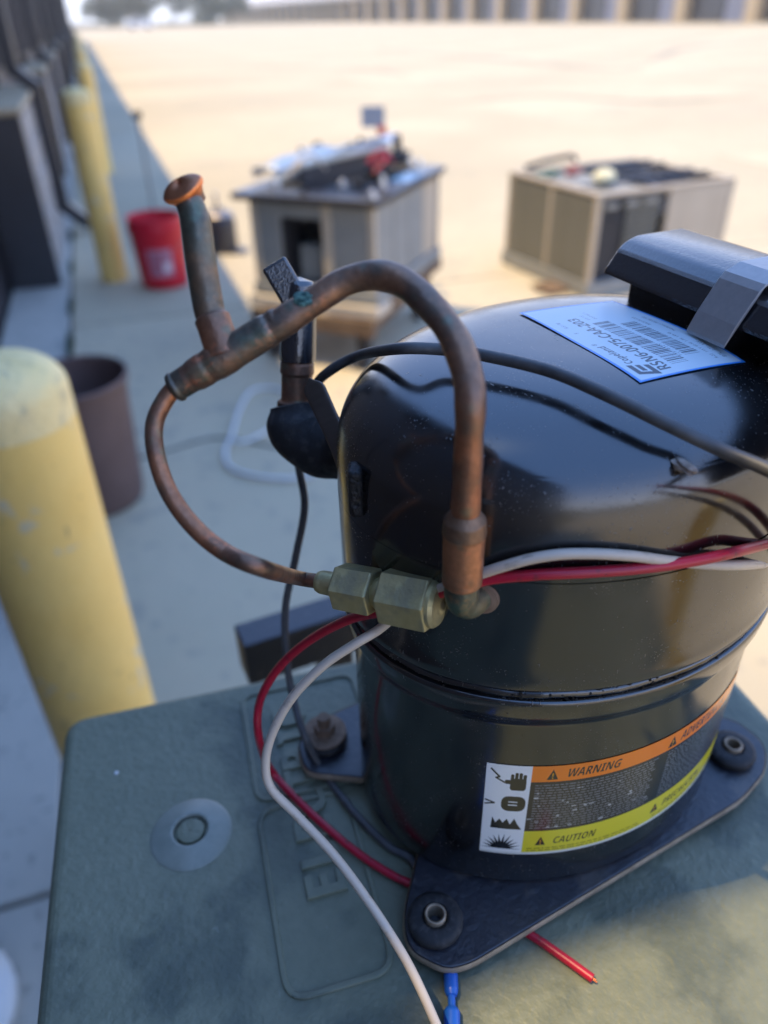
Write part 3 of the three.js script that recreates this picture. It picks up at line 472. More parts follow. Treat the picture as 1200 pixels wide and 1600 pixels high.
{ // nameplate sticker on the top, read from the other side
  const [A, B, C, D] = [[1000, 600], [811, 491], [957, 471], [1165, 568]].map(([x, y]) => { const l = onTop(x, y).applyMatrix4(toC); return [l.x, -l.z]; });      // (U, W): start of the text line at its top side, its end, and the far side
  const w = 1024, h = 576;
  const t = canvasTex(w, h, (c) => {
    c.fillStyle = '#c3d2da'; c.fillRect(0, 0, w, h); c.strokeStyle = '#2f86d6'; c.lineWidth = 15; c.strokeRect(6, 6, w - 12, h - 12);
    c.fillStyle = '#3a4652'; c.save(); c.translate(40, 40); c.transform(1, 0, -0.35, 1, 22, 0);
    c.fillRect(0, 0, 26, 96); c.fillRect(0, 0, 100, 24); c.fillRect(36, 36, 64, 22); c.fillRect(0, 72, 100, 24); c.restore();
    c.font = 'bold 52px sans-serif'; c.fillText('Copeland', 170, 92); c.font = '34px sans-serif'; c.fillText('®', 420, 74); c.font = '30px sans-serif'; c.fillText('R S / M', 690, 88); c.fillText('5', 600, 88);
    c.font = 'bold 84px sans-serif'; c.save(); c.translate(50, 206); c.scale(0.98, 1); c.fillText('RSN6-0075-CAA-203', 0, 0); c.restore();
    seed = 5; for (const [x0, x1, y, hh] of [[90, 700, 232, 92], [150, 640, 352, 84]]) { let x = x0; while (x < x1) { const b = 3 + Math.floor(rnd() * 3) * 4; c.fillRect(x, y, b, hh); x += b + 4 + Math.floor(rnd() * 3) * 4; } }
    c.font = '26px sans-serif'; c.fillText('1 2 F 7 4 3 2 5', 150, 340); c.fillText('0 5 F 4 2 1', 760, 300); c.fillText('0 5 1 E', 760, 260);
    c.font = '24px sans-serif'; c.fillText('R-22   115 V  60 Hz  1 PH   LRA 58', 70, 478); c.fillText('MADE IN USA', 560, 478); c.font = '30px monospace'; c.fillText('87L 171-AAK', 70, 528); c.font = '24px sans-serif'; c.fillText('THERMALLY PROTECTED', 430, 528);
    c.fillStyle = 'rgba(195,210,218,0.55)'; for (let i = 0; i < 160; i++) c.fillRect(rnd() * w, rnd() * h, 3 + rnd() * 30, 2 + rnd() * 3);
  });
  const g = grid(28, 20, (u, v) => { const b = 1 - v, x = (A[0] * (1 - u) + B[0] * u) * (1 - b) + (D[0] * (1 - u) + C[0] * u) * b, y = (A[1] * (1 - u) + B[1] * u) * (1 - b) + (D[1] * (1 - u) + C[1] * u) * b; const wv = 0.00035 + 0.00012 * Math.sin(u * 5 + v * 3); return V(x, topH(x, -y) + wv, -y).applyMatrix4(CF); }, false, (u, v) => [u, v]);
  part('nameplate', g, phy({ map: t, roughness: 0.33, side: THREE.DoubleSide }), cmp, 'pale nameplate sticker with barcodes');
}
{ // warning label round the lower shell
  const a = shellHit(758, 1190, SU, SV), b = shellHit(752, 1328, SU, SV), e = shellHit(1128, 1140, SU, SV), m1 = shellHit(833, 1196, SU, SV);
  const y1 = a.y, y0 = b.y, th0 = (a.th + b.th) / 2, th1 = e.th;
  const w = 1600, h = 460, fr = (m1.th - th0) / (th1 - th0), X = Math.round(fr * w);
  const t = canvasTex(w, h, (c) => {
    c.fillStyle = '#e9e9e6'; c.fillRect(0, 0, w, h); c.fillStyle = '#1b1b1d'; c.fillRect(X, 0, w - X, h);
    c.fillStyle = '#ee7a12'; c.fillRect(X, 0, w - X, 76); c.fillStyle = '#d9cb28'; c.fillRect(X, 330, w - X, 118); c.fillStyle = '#d8d8d2'; c.fillRect(0, 448, w, 12);
    const tri = (x, y, s) => { c.fillStyle = '#151515'; c.beginPath(); c.moveTo(x, y - s); c.lineTo(x + s, y + s * 0.8); c.lineTo(x - s, y + s * 0.8); c.fill(); c.fillStyle = '#e8a020'; c.fillRect(x - 3, y - s * 0.35, 6, s * 0.6); c.fillRect(x - 3, y + s * 0.42, 6, 6); };
    const half = X + (w - X) * 0.52;
    tri(X + 100, 44, 27); tri(half + 10, 44, 27); tri(X + 90, 388, 26); tri(half + 10, 388, 26);
    c.fillStyle = '#151515'; c.font = 'italic bold 54px sans-serif'; c.fillText('WARNING', X + 165, 58); c.fillText('ADVERTENCIA', half + 60, 58, 420); c.fillStyle = '#4c4812'; c.font = 'italic bold 50px sans-serif'; c.fillText('CAUTION', X + 150, 404); c.fillText('PRECAUCION', half + 60, 404, 400);
    c.fillStyle = '#77777a'; seed = 9; for (let r = 0; r < 18; r++) for (const x0 of [X + 24, half]) { let x = x0; const end = x0 + (w - X) * 0.46; while (x < end - 30) { const q = 8 + rnd() * 26; c.fillRect(x, 90 + r * 13, q, 5); x += q + 7; } }
    c.fillStyle = '#7f7714'; for (let r = 0; r < 2; r++) for (const x0 of [X + 24, half]) { let x = x0; while (x < x0 + (w - X) * 0.44) { const q = 10 + rnd() * 34; c.fillRect(x, 424 + r * 12, q, 5); x += q + 8; } }
    // pictograms on the white panel: hand and spark, hot drum, flames, burst
    c.fillStyle = c.strokeStyle = '#101214'; const cx = X * 0.55; c.save(); c.translate(X * 0.53, 0); c.scale(1.3, 1); c.translate(-X * 0.53, 0); c.lineWidth = 7; c.lineJoin = 'round';
    c.beginPath(); c.moveTo(X * 0.2, 22); c.lineTo(X * 0.36, 58); c.lineTo(X * 0.30, 64); c.lineTo(X * 0.46, 84); c.stroke();
    const rr4 = (x, y, ww, hh, q) => { c.beginPath(); c.moveTo(x + q, y); c.lineTo(x + ww - q, y); c.quadraticCurveTo(x + ww, y, x + ww, y + q); c.lineTo(x + ww, y + hh - q); c.quadraticCurveTo(x + ww, y + hh, x + ww - q, y + hh); c.lineTo(x + q, y + hh); c.quadraticCurveTo(x, y + hh, x, y + hh - q); c.lineTo(x, y + q); c.quadraticCurveTo(x, y, x + q, y); c.fill(); };
    rr4(cx, 62, X * 0.27, 58, 14); for (let i = 0; i < 4; i++) rr4(cx + i * X * 0.07, 34 + (i === 0 || i === 3 ? 8 : 0), X * 0.055, 46, 5); rr4(cx - X * 0.09, 70, X * 0.12, 20, 6);
    rr4(cx - X * 0.12, 150, X * 0.42, 76, 34); c.beginPath(); c.moveTo(X * 0.14, 178); c.lineTo(X * 0.32, 190); c.moveTo(X * 0.14, 200); c.lineTo(X * 0.32, 190); c.stroke(); c.fillStyle = '#e9e9e6'; c.fillRect(cx, 176, X * 0.16, 5); c.fillRect(cx, 192, X * 0.16, 5); c.fillStyle = '#101214';
    c.beginPath(); c.moveTo(X * 0.28, 322); for (let i = 0; i <= 7; i++) { c.lineTo(X * (0.30 + i * 0.065), 262 + (i % 2) * 26 + (i * 37 % 11)); } c.lineTo(X * 0.84, 322); c.fill();
    c.beginPath(); for (let i = 0; i <= 22; i++) { const an = Math.PI + i / 22 * Math.PI, R = i % 2 ? 0.17 : 0.40 - (i * 31 % 7) * 0.008; c.lineTo(X * 0.5 + Math.cos(an) * X * R, 432 + Math.sin(an) * R * X * 0.95); } c.fill();
    c.restore(); c.fillStyle = 'rgba(215,215,210,0.75)'; for (let i = 0; i < 26; i++) c.fillRect(X + rnd() * (w - X) * 0.55, 110 + rnd() * 200, 4 + rnd() * 22, 2 + rnd() * 8);
  });
  const g = grid(72, 6, (u, v) => sideP(th0 + (th1 - th0) * u, y0 + (y1 - y0) * v, 0.00022), false, (u, v) => [u, v]);
  part('warning_label', g, phy({ map: t, roughness: 0.2, ior: 1.8, side: THREE.DoubleSide }), cmp, 'orange and yellow warning label with white pictogram panel');
}
{ // terminal cover on the far right shoulder, with its spring clip
  const L = 0.17, turn = new THREE.Matrix4().copy(CF).multiply(new THREE.Matrix4().makeTranslation(0.0350, 0.0032, -0.0335)).multiply(new THREE.Matrix4().makeRotationY(-0.0997));
  const ext = (pts, len, bev, z0) => { const s = new THREE.Shape(); pts.forEach(([x, y], i) => i ? s.lineTo(x, y) : s.moveTo(x, y)); s.closePath(); return new THREE.ExtrudeGeometry(s, { depth: len, bevelSize: bev, bevelThickness: bev, bevelSegments: 4, bevelOffset: -bev }).translate(0, 0, z0); };
  const cover = part('terminal_cover', boxUV(smooth(ext([[0.0002, 0.2022], [0.0002, 0.2034], [0.0008, 0.2044], [0.0046, 0.2098], [0.0056, 0.2110], [0.0068, 0.2121], [0.0082, 0.2130], [0.0112, 0.2143], [0.0126, 0.2147], [0.0140, 0.2149], [0.0340, 0.2152], [0.0370, 0.2146], [0.0395, 0.2128], [0.0425, 0.2090], [0.0438, 0.2060], [0.0445, 0.1860], [0.0420, 0.1860], [0.0410, 0.2022]], L, 0.0012, 0), 0.55)).applyMatrix4(turn), M.blackPlastic, cmp);
  part('gasket', boxUV(ext([[0.0100, 0.178], [0.0100, 0.2015], [0.0405, 0.2015], [0.0405, 0.178]], L - 0.006, 0.002, 0.0045)).applyMatrix4(turn), M.blackPlastic, cover);
  const cl = [[-0.0045, 0.1965], [-0.0016, 0.2024], [0.0046, 0.2122], [0.0066, 0.2142], [0.0120, 0.2166], [0.0365, 0.2170], [0.0450, 0.2085]];
  const clipG = (dy) => cl.map(([x, y]) => [x, y + dy]);
  const s = [...clipG(0.0002), ...clipG(0.0013).reverse()];
  part('clip', boxUV(ext(s, 0.0165, 0.0003, 0.052)).applyMatrix4(turn), M.clip, cover, 'grey metal spring clip');
}
// copper pipework
const vert = (p0, px, py) => V(p0.x, heightAt(px, py, p0), p0.z);
const leg = at(722, 905, shellHit(722, 930).depth - 0.013);
{
  const tint = (f) => (t, u) => { const k = f(t); return [k[0], k[1], k[2]]; };
  const n0 = [1, 1, 1];
  const legTop = vert(leg, 735, 640), dTop = (() => { const l = legTop.clone().sub(V(0, EYE, 0)); return l.x * rgt.z - l.y * down.z - l.z * fwd.z; })();
 
  const arch = [vert(leg, 727, 815), vert(leg, 729, 760), vert(leg, 733, 690), legTop, at(731, 588, dTop + 0.000), at(709, 527, dTop + 0.003), at(672, 478, dTop + 0.006), at(632, 443, dTop + 0.009), at(588, 430, dTop + 0.012), at(540, 440, dTop + 0.014), at(497, 467, dTop + 0.015), at(450, 498, dTop + 0.016), at(425, 513, dTop + 0.0165)];
  const pipe = part('discharge_pipe', sweep(arch, (t) => 0.00385 + 0.00013 * Math.sin(t * 21) + 0.0001 * Math.sin(t * 47), { n: 140, m: 28, colf: tint((t) => mix3([1.5, 1.1, 0.85], [0.95, 0.98, 1.0], sm(0.12, 0.42, t))) }), M.copper, cmp);
  // lower socket with solder band, then the stub bending into the shell
  const s0 = vert(leg, 722, 912), s1 = vert(leg, 729, 800);
  part('socket', straight(s0, s1, stations([[0, 0.0050], [0.03, 0.0057], [0.70, 0.0058], [0.72, 0.0061], [0.90, 0.0058], [1, 0.0041]]), { n: 60, m: 30, colf: (t) => t > 0.72 ? [0.62, 0.72, 0.78] : [1.15, 1.02, 0.92] }), M.copperWarm, pipe);
  const e = shellHit(752, 934).p, el = e.clone().applyMatrix4(toC), inward = V(-el.x / SU2 ** 2, 0, -el.z / SV2 ** 2).normalize().transformDirection(CF);
  part('stub', sweep([s0.clone().add(V(0, 0.001, 0)), vert(leg, 722, 926), vert(leg, 722, 940).lerp(e, 0.12), e.clone().lerp(vert(leg, 722, 948), 0.5), e.clone().addScaledVector(inward, 0.006)], (t) => 0.0048 + 0.0002 * Math.sin(t * 9), { n: 60, m: 26, colf: () => [0.72, 1.05, 1.0] }), M.copperGreen, pipe);
  part('braze_collar', straight(e.clone().addScaledVector(inward, -0.0012), e.clone().addScaledVector(inward, 0.004), (t) => 0.0052 + 0.0014 * t, { n: 10, m: 24 }), M.rust, pipe);
  // verdigris spot and the small white dab
  const spot = at(475, 466, dTop + 0.0118);
  const sp = new THREE.SphereGeometry(0.0022, 40, 28); { const p = sp.attributes.position; for (let i = 0; i < p.count; i++) { const k = 0.8 + 0.4 * vn(p.getX(i) * 90 + 0.5, p.getY(i) * 90 + 0.5, 8, 3); p.setXYZ(i, p.getX(i) * k * 1.2, p.getY(i) * k * 0.95, p.getZ(i) * k * 0.42 + 0.0006 * (vn(p.getX(i) * 220 + 0.5, p.getY(i) * 220 + 0.5, 12, 9) - 0.5)); } sp.computeVertexNormals(); }
  sp.applyMatrix4(new THREE.Matrix4().extractRotation(camera.matrixWorld)).translate(spot.x, spot.y, spot.z);
  part('verdigris_spot', sp, M.verdigris, pipe, 'bright green verdigris spot');
  // tee: run from the pipe down to the thin tube
  const t0 = at(440, 503, dTop + 0.0165), t1 = at(268, 609, dTop + 0.020);
  const run = part('tee', straight(t0, t1, stations([[0, 0.0041], [0.04, 0.0044], [0.09, 0.0042], [0.12, 0.0045], [0.15, 0.0046], [0.40, 0.0046], [0.50, 0.0049], [0.60, 0.0048], [0.66, 0.0044], [0.70, 0.0046], [0.78, 0.0044], [0.82, 0.0040], [0.93, 0.0039], [0.955, 0.0043], [0.985, 0.0039], [1, 0.0028]]), { n: 110, m: 30, colf: (t, u) => t > 0.86 ? [0.75, 0.85, 0.82] : t > 0.4 ? [1.25, 1.0, 0.86] : [0.95, 1.0, 0.98] }), M.copperGreen, cmp);
  const b0 = at(352, 556, dTop + 0.0182), b1 = at(330, 493, dTop + 0.0178);
  part('tee_branch', straight(b0, b1, stations([[0, 0.0054], [0.2, 0.0049], [0.72, 0.0047], [0.93, 0.0048], [1, 0.0041]]), { n: 40, m: 30, colf: (t) => [1.2, 0.98, 0.85] }), M.copper, run);
  const st = part('service_stub', sweep([b1.clone().lerp(b0, 0.1), at(326, 480, dTop + 0.0176), at(314, 410, dTop + 0.016), at(306, 350, dTop + 0.0145), at(298, 322, dTop + 0.014), at(290, 302, dTop + 0.0136)], (t) => t < 0.72 ? 0.0041 : 0.0041 - 0.0004 * sm(0.72, 0.9, t), { n: 70, m: 28, colf: (t) => mix3([0.86, 0.93, 0.84], [1.25, 0.98, 0.8], sm(0.75, 1, t)) }), M.copperGreen, run);
  // crimped, folded end: flat tilted lip, sunlit-ground reflection painted into its colour
  const c0 = at(292, 304, dTop + 0.0136), ax = at(279, 285, dTop + 0.011).sub(c0).normalize();
  const lipDir = at(306, 283, dTop + 0.011).sub(at(256, 312, dTop + 0.013)).normalize(), wid = new THREE.Vector3().crossVectors(ax, lipDir).normalize(); lipDir.crossVectors(wid, ax).normalize();
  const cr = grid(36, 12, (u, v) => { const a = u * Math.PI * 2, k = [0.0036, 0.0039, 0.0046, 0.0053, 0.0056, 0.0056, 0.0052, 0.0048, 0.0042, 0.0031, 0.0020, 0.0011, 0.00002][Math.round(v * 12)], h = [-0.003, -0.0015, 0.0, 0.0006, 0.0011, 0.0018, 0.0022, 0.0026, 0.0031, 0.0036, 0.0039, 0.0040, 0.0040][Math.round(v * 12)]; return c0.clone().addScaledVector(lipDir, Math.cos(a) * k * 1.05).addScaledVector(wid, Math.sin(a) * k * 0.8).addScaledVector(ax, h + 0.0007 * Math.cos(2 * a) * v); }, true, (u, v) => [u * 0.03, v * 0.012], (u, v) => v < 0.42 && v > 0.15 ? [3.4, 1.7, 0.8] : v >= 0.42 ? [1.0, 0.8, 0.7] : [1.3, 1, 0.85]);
  const lip = part('crimped_end', cr, M.copperWarm, st, 'folded copper end with a painted reflection on its lip');
  // thin tube down to the flare fitting
  const f0 = at(500, 909, 0.2465), f1 = at(690, 945, 0.2285);
  const thin = part('capillary_tube', sweep([t1.clone().lerp(t0, 0.03), at(258, 625, dTop + 0.020), at(242, 660, dTop + 0.020), at(243, 705, dTop + 0.020), at(262, 765, dTop + 0.0195), at(300, 820, dTop + 0.019), at(350, 862, dTop + 0.018), at(410, 888, dTop + 0.0175), at(465, 903, 0.247), f0], 0.00245, { n: 120, m: 20, colf: (t) => mix3([1.2, 0.95, 0.8], [0.95, 0.85, 0.85], sm(0.3, 0.7, t)) }), M.copper, cmp);
  // brass fitting
  const dirF = f1.clone().sub(f0), LF = dirF.length(); dirF.normalize(); const side = new THREE.Vector3().crossVectors(dirF, UPV).normalize(), upF = new THREE.Vector3().crossVectors(side, dirF).normalize();
  const FM = (d, roll) => basis(side.clone().multiplyScalar(Math.cos(roll)).addScaledVector(upF, Math.sin(roll)), upF.clone().multiplyScalar(Math.cos(roll)).addScaledVector(side, -Math.sin(roll)), dirF.clone().negate(), f0.clone().addScaledVector(dirF, d));
  const hex = (af, len) => { const s = new THREE.Shape(), R = af / Math.sqrt(3); for (let i = 0; i < 6; i++) { const a = i * Math.PI / 3; i ? s.lineTo(R * Math.cos(a), R * Math.sin(a)) : s.moveTo(R * Math.cos(a), R * Math.sin(a)); } s.closePath(); return boxUV(new THREE.ExtrudeGeometry(s, { depth: len - 0.0014, bevelSize: 0.0007, bevelThickness: 0.0007, bevelSegments: 3, bevelOffset: -0.0007 }).translate(0, 0, 0.0007)); };
  const P = (d) => f0.clone().addScaledVector(dirF, d);
  const fit = part('flare_fitting', straight(P(-0.0006), P(LF * 0.97), stations([[0, 0.0034], [0.03, 0.0039], [0.16, 0.0040], [0.17, 0.0046], [0.5, 0.0046], [0.52, 0.0052], [0.6, 0.0052], [1, 0.0050]]), { n: 80, m: 28 }), M.brass, thin);
  part('hex_nut', hex(0.0138, LF * 0.31).applyMatrix4(FM(LF * 0.475, 0.42)), M.brass, fit);
  part('hex_nut', hex(0.0162, LF * 0.38).applyMatrix4(FM(LF * 0.935, 0.40)), M.brass, fit);
  part('nut_end', straight(P(LF * 0.92), P(LF * 0.99), stations([[0, 0.0078], [0.6, 0.0076], [1, 0.0066]]), { m: 32 }), M.brass, fit);
}
{ // suction connection at the left, capped, with the flat bracket in front of it
  const d = 0.305, s0 = at(468, 735, d), el = at(470, 660, d);
  const blob = part('insulated_elbow', sweep([at(560, 700, d - 0.008), at(525, 700, d - 0.003), at(492, 692, d), at(468, 668, d + 0.001), at(463, 634, d)], (t) => 0.0128 + 0.0003 * Math.sin(t * 19) - 0.0022 * sm(0.82, 1, t), { n: 60, m: 28 }), M.rubber, cmp);
  const nk = part('suction_pipe', straight(at(463, 645, d), at(465, 548, d - 0.009), stations([[0, 0.0078], [0.18, 0.0078], [0.2, 0.0066], [0.24, 0.0062], [0.62, 0.0062], [0.66, 0.0068], [0.8, 0.0066], [0.86, 0.0060], [1, 0.0058]]), { n: 60, m: 28, colf: (t) => t < 0.2 ? [0.3, 0.3, 0.32] : [1.0, 0.9, 0.85] }), M.copper, cmp);
  part('rubber_cap', straight(at(465, 564, d - 0.008), at(468, 438, d - 0.018), stations([[0, 0.0070], [0.1, 0.0072], [0.8, 0.0068], [0.97, 0.0062], [1, 0.0050]]), { n: 30, m: 10 }), M.blackPlastic, nk);
  const a = at(462, 470, d - 0.018), b = at(428, 412, d - 0.023), y = b.clone().sub(a).normalize(), view = V(0, EYE, 0).sub(a).normalize(), x = new THREE.Vector3().crossVectors(y, view).normalize(), z = new THREE.Vector3().crossVectors(x, y), LL = b.distanceTo(a);
  part('cap_tab', rbox(0.0102, LL * 1.15, 0.0055, 0.0012).applyMatrix4(basis(x, y, z, a.clone().lerp(b, 0.45))), M.blackPlastic, nk);
  // bracket strap: thin steel strip, twisted up from a welded lug
  const q = [shellHit(548, 792), shellHit(545, 752)].map((h) => h.p), strap = [at(550, 796, 0.2515), at(546, 748, 0.2535), at(531, 697, 0.260), at(506, 640, 0.270), at(484, 592, 0.273)];
  const sc = new THREE.CatmullRomCurve3(strap), sg = grid(20, 50, (u, v) => { const a = u * Math.PI * 2, p = sc.getPointAt(v), t = sc.getTangentAt(v), vd = V(0, EYE, 0).sub(p).normalize(), w = new THREE.Vector3().crossVectors(t, vd).normalize(), tw = 0.9 - 0.5 * v, wd = w.clone().multiplyScalar(Math.cos(tw)).addScaledVector(vd, Math.sin(tw)), nd = new THREE.Vector3().crossVectors(wd, t).normalize(); const q = (x) => Math.sign(x) * Math.pow(Math.abs(x), 0.5), hw = 0.0043 * Math.pow(Math.max(0.001, Math.sin(Math.PI * Math.min(1, Math.max(0, 0.5 + 0.5 * sm(0.9, 1, v) * 0.98)))), 0.6); return p.clone().addScaledVector(wd, q(Math.cos(a)) * hw).addScaledVector(nd, q(Math.sin(a)) * 0.0009); }, true, (u, v) => [u * 0.01, v * 0.06], () => [0.34, 0.31, 0.29]);
  const st = part('strap', sg, std({ metalness: 0.7, roughness: 0.45, vertexColors: true, map: M.steel.map }), cmp);
  part('strap_lug', rbox(0.0045, 0.017, 0.0080, 0.0015).applyMatrix4(basis(V(1, 0, 0), UPV, V(0, 0, 1), shellHit(556, 765).p)), M.weld, st);
  part('strap_rivet', new THREE.SphereGeometry(0.0026, 16, 10).scale(0.7, 1.4, 0.7).translate(...at(546, 765, 0.2515).toArray()), M.bareEdge, st);
}
// ---------------------------------------------------------------- wires and small things on and around it
const lift = (px, py, k = 0.02, su = SU2, sv = SV2) => { const h = shellHit(px, py, su, sv); return h.p.lerp(V(0, EYE, 0), k); };
const boxP = (px, py, hgt = 0.002) => onPlane(px, py, YP + hgt);
{
  const red = [at(1330, 800, 0.170), lift(1230, 840, 0.05), lift(1150, 862, 0.03), lift(1080, 877, 0.02), lift(1000, 888, 0.014), lift(920, 894, 0.012), lift(840, 898, 0.012), lift(765, 905, 0.012), lift(710, 920, 0.010), lift(650, 938, 0.008), lift(600, 955, 0.012), at(545, 968, 0.262), at(480, 1003, 0.282), at(432, 1048, 0.296), at(405, 1100, 0.308), at(405, 1155, 0.316), boxP(424, 1204, 0.009), boxP(470, 1255, 0.005), boxP(540, 1318, 0.0035), boxP(600, 1360, 0.003), boxP(650, 1384, 0.0028), boxP(690, 1392, 0.0025), boxP(760, 1420), boxP(828, 1460), boxP(872, 1490), boxP(926, 1529)];
  const rw = thing('red_wire', 'red insulated wire crossing the compressor, looping left and ending by its front edge', 'wire');
  const ins = part('insulation', sweep(red, 0.0017, { n: 420, m: 14 }), M.redWire, rw);
  { const e0 = red[red.length - 1], e1 = e0.clone().sub(red[red.length - 2]).normalize(); part('copper_strand', [0, 1, 2, 3].map((i) => straight(e0.clone().addScaledVector(e1, -0.001).add(V(0.0003 * Math.cos(i * 1.57), 0.0003 * Math.sin(i * 1.57), 0)), e0.clone().addScaledVector(e1, 0.0009 + 0.0003 * i).add(V(0.0004 * Math.cos(i * 1.57), 0.0004 * Math.sin(i * 1.57), 0)), 0.00035, { n: 3, m: 8, colf: () => [2, 1.2, 0.8] })), M.copperWarm, rw); }
  const white = [at(1330, 850, 0.170), lift(1230, 876, 0.05), lift(1150, 883, 0.025), lift(1060, 878, 0.012), lift(980, 868, 0.012), lift(900, 865, 0.012), lift(840, 871, 0.014), lift(780, 887, 0.016), lift(720, 908, 0.010), lift(660, 932, 0.008), lift(618, 962, 0.010), at(590, 985, 0.2475), at(555, 1006, 0.247), at(505, 1040, 0.250), at(455, 1092, 0.255), at(424, 1150, 0.260), at(415, 1195, 0.263), at(424, 1232, 0.265), at(465, 1275, 0.266), at(515, 1328, 0.264), at(560, 1386, 0.260), at(605, 1452, 0.256), at(645, 1520, 0.251), at(690, 1620, 0.244), at(730, 1720, 0.238)];
  tag(part('white_wire', sweep(white, 0.0016, { n: 420, m: 14 }), M.whiteWire), 'dirty white wire crossing the compressor and hanging in front of the green box', 'wire');
}
{
  const top = onTop;
  const grey = [at(1330, 800, 0.175), at(1260, 766, 0.184), at(1200, 734, 0.193), top(1120, 700, 0.0075), top(1040, 662, 0.0065), top(950, 618, 0.006), top(860, 580, 0.0055), top(760, 556, 0.0055), top(690, 546, 0.006), top(620, 545, 0.0075), at(560, 556, 0.272), at(515, 580, 0.285), at(492, 605, 0.300), at(472, 660, 0.325), at(466, 720, 0.333), at(476, 790, 0.338), at(462, 870, 0.345), at(446, 950, 0.352), at(448, 1030, 0.356), at(458, 1090, 0.358), at(476, 1150, 0.352), boxP(505, 1205, 0.004), boxP(550, 1265, 0.003), boxP(605, 1320, 0.003), boxP(640, 1340, 0.003), boxP(660, 1372, 0.003)];
  tag(part('grey_cable', sweep(grey, (t) => 0.0019 - 0.00015 * sm(0.42, 0.5, t), { n: 420, m: 14 }), M.greyCable), 'dark grey cable lying over the compressor top and hanging down behind its left side', 'cable');
}
{
  const g = thing('blue_wire', 'short blue wire with crimp sleeve hanging below the front corner of the base plate', 'wire');
  const p = (px, py, h) => onPlane(px, py, YP + h);
  part('insulation', sweep([p(702, 1510, 0.0022), p(704, 1540, 0.0030), p(706, 1575, 0.0034), p(706, 1640, 0.0034), p(700, 1720, 0.003)], 0.0014, { n: 50 }), M.blueWire, g);
  part('crimp_sleeve', sweep([p(704, 1520, 0.0026), p(705, 1545, 0.0032), p(706, 1556, 0.0034)], stations([[0, 0.0019], [0.1, 0.0027], [0.8, 0.0026], [1, 0.0019]]), { n: 24 }), M.blueWire, g);
  part('crimp_sleeve', sweep([p(706, 1574, 0.0034), p(706, 1600, 0.0034), p(706, 1640, 0.0034)], stations([[0, 0.0020], [0.1, 0.0030], [1, 0.0030]]), { n: 24 }), M.blueWire, g);
}
{ // bit of dried debris on the top
  const q = onTop(1068, 728, 0.0014);
  const g = new THREE.IcosahedronGeometry(0.0021, 4), a = g.attributes.position;
  for (let i = 0; i < a.count; i++) { const k = 0.65 + 0.7 * vn(a.getX(i) * 160 + 0.5, a.getY(i) * 160 + a.getZ(i) * 90 + 0.5, 8, 13); a.setXYZ(i, a.getX(i) * k * 0.95, a.getY(i) * k * 0.75, a.getZ(i) * k * 1.9); }
  g.computeVertexNormals();
  const m = tag(part('debris', g.rotateY(0.55), M.debris), 'tiny crumb of dried brown debris on the compressor top, right of the cable', 'debris'); m.position.copy(q);
}

// ---------------------------------------------------------------- red bucket, brown bin and other things on the paving
{
  const p = row(0.201, 4.56), g = thing('bucket', 'red plastic bucket with a pale label beside the second yellow bollard', 'bucket', p);
  part('pail', latheUV([[0.0004, 0.004], [0.125, 0.004], [0.130, 0.012], [0.150, 0.30], [0.152, 0.305], [0.158, 0.306], [0.158, 0.335], [0.152, 0.338], [0.152, 0.372], [0.157, 0.378], [0.150, 0.380], [0.147, 0.372], [0.126, 0.02], [0.0004, 0.016]], 56), M.red, g);
  const t = canvasTex(256, 256, (c) => { c.fillStyle = '#c98fa0'; c.fillRect(0, 0, 256, 256); c.fillStyle = '#a0324c'; seed = 3; for (let i = 0; i < 9; i++) c.fillRect(20, 24 + i * 25, 60 + rnd() * 150, 12); c.fillStyle = '#e8d8de'; c.fillRect(150, 120, 84, 90); });
  const lab = grid(16, 2, (u, v) => { const a = Math.PI * 0.5 + (u - 0.5) * 0.95 - 0.22, y = 0.075 + v * 0.15, r = 0.1305 + (y - 0.012) / 0.288 * 0.02 + 0.0006; return V(Math.cos(a) * r, y, Math.sin(a) * r); }, false, (u, v) => [1 - u, v]);
  part('label', lab, std({ map: t, roughness: 0.6, side: THREE.DoubleSide }), g, 'faded pale label');
  const hn = []; for (let i = 0; i <= 10; i++) { const a = Math.PI * i / 10; hn.push(V(Math.cos(a) * 0.163, 0.30 - Math.sin(a) * 0.13, Math.sin(a) * 0.12)); }
  part('handle', sweep(hn, 0.0022, { n: 40, m: 8 }), M.steel, g);
}
{
  const c = onPlane(142, 812, 0).add(V(0, 0, -0.13)), g = thing('waste_bin', 'brown plastic waste bin standing behind the large yellow bollard', 'bin', V(c.x, 0, c.z));
  const prof = [[0.0004, 0.012], [0.128, 0.010], [0.134, 0.004], [0.140, 0.02], [0.160, 0.375], [0.170, 0.378], [0.171, 0.392], [0.163, 0.396], [0.157, 0.388], [0.138, 0.03], [0.0004, 0.02]];
  part('body', latheUV(prof, 64).scale(0.92, 1.05, 1.0), M.bin, g);
  part('rim', new THREE.TorusGeometry(0.166, 0.006, 12, 64).rotateX(Math.PI / 2).scale(0.92, 1, 1).translate(0, 0.412, 0), M.bin, g);
}
{ // dark grey can behind the crimped pipe end
  const p = onPlane(344, 398, 0), g = thing('motor', 'small dark grey motor lying on the sunlit edge right of the red bucket', 'motor', V(p.x, 0, p.z - 0.1));
  part('housing', latheUV([[0.0004, 0.01], [0.095, 0.0], [0.105, 0.02], [0.105, 0.19], [0.09, 0.22], [0.035, 0.235], [0.034, 0.27], [0.0004, 0.272]], 36), M.plate, g);
  part('end_cap', lathe([[0.098, 0.222], [0.099, 0.23], [0.06, 0.25], [0.03, 0.252]], 36), M.steel, g);
  part('shaft', new THREE.CylinderGeometry(0.012, 0.012, 0.12, 16).translate(0, 0.3, 0), M.shiny, g);
  part('mounting_foot', rbox(0.24, 0.012, 0.12, 0.003).translate(0.05, 0.008, 0.05), M.plate, g);
}
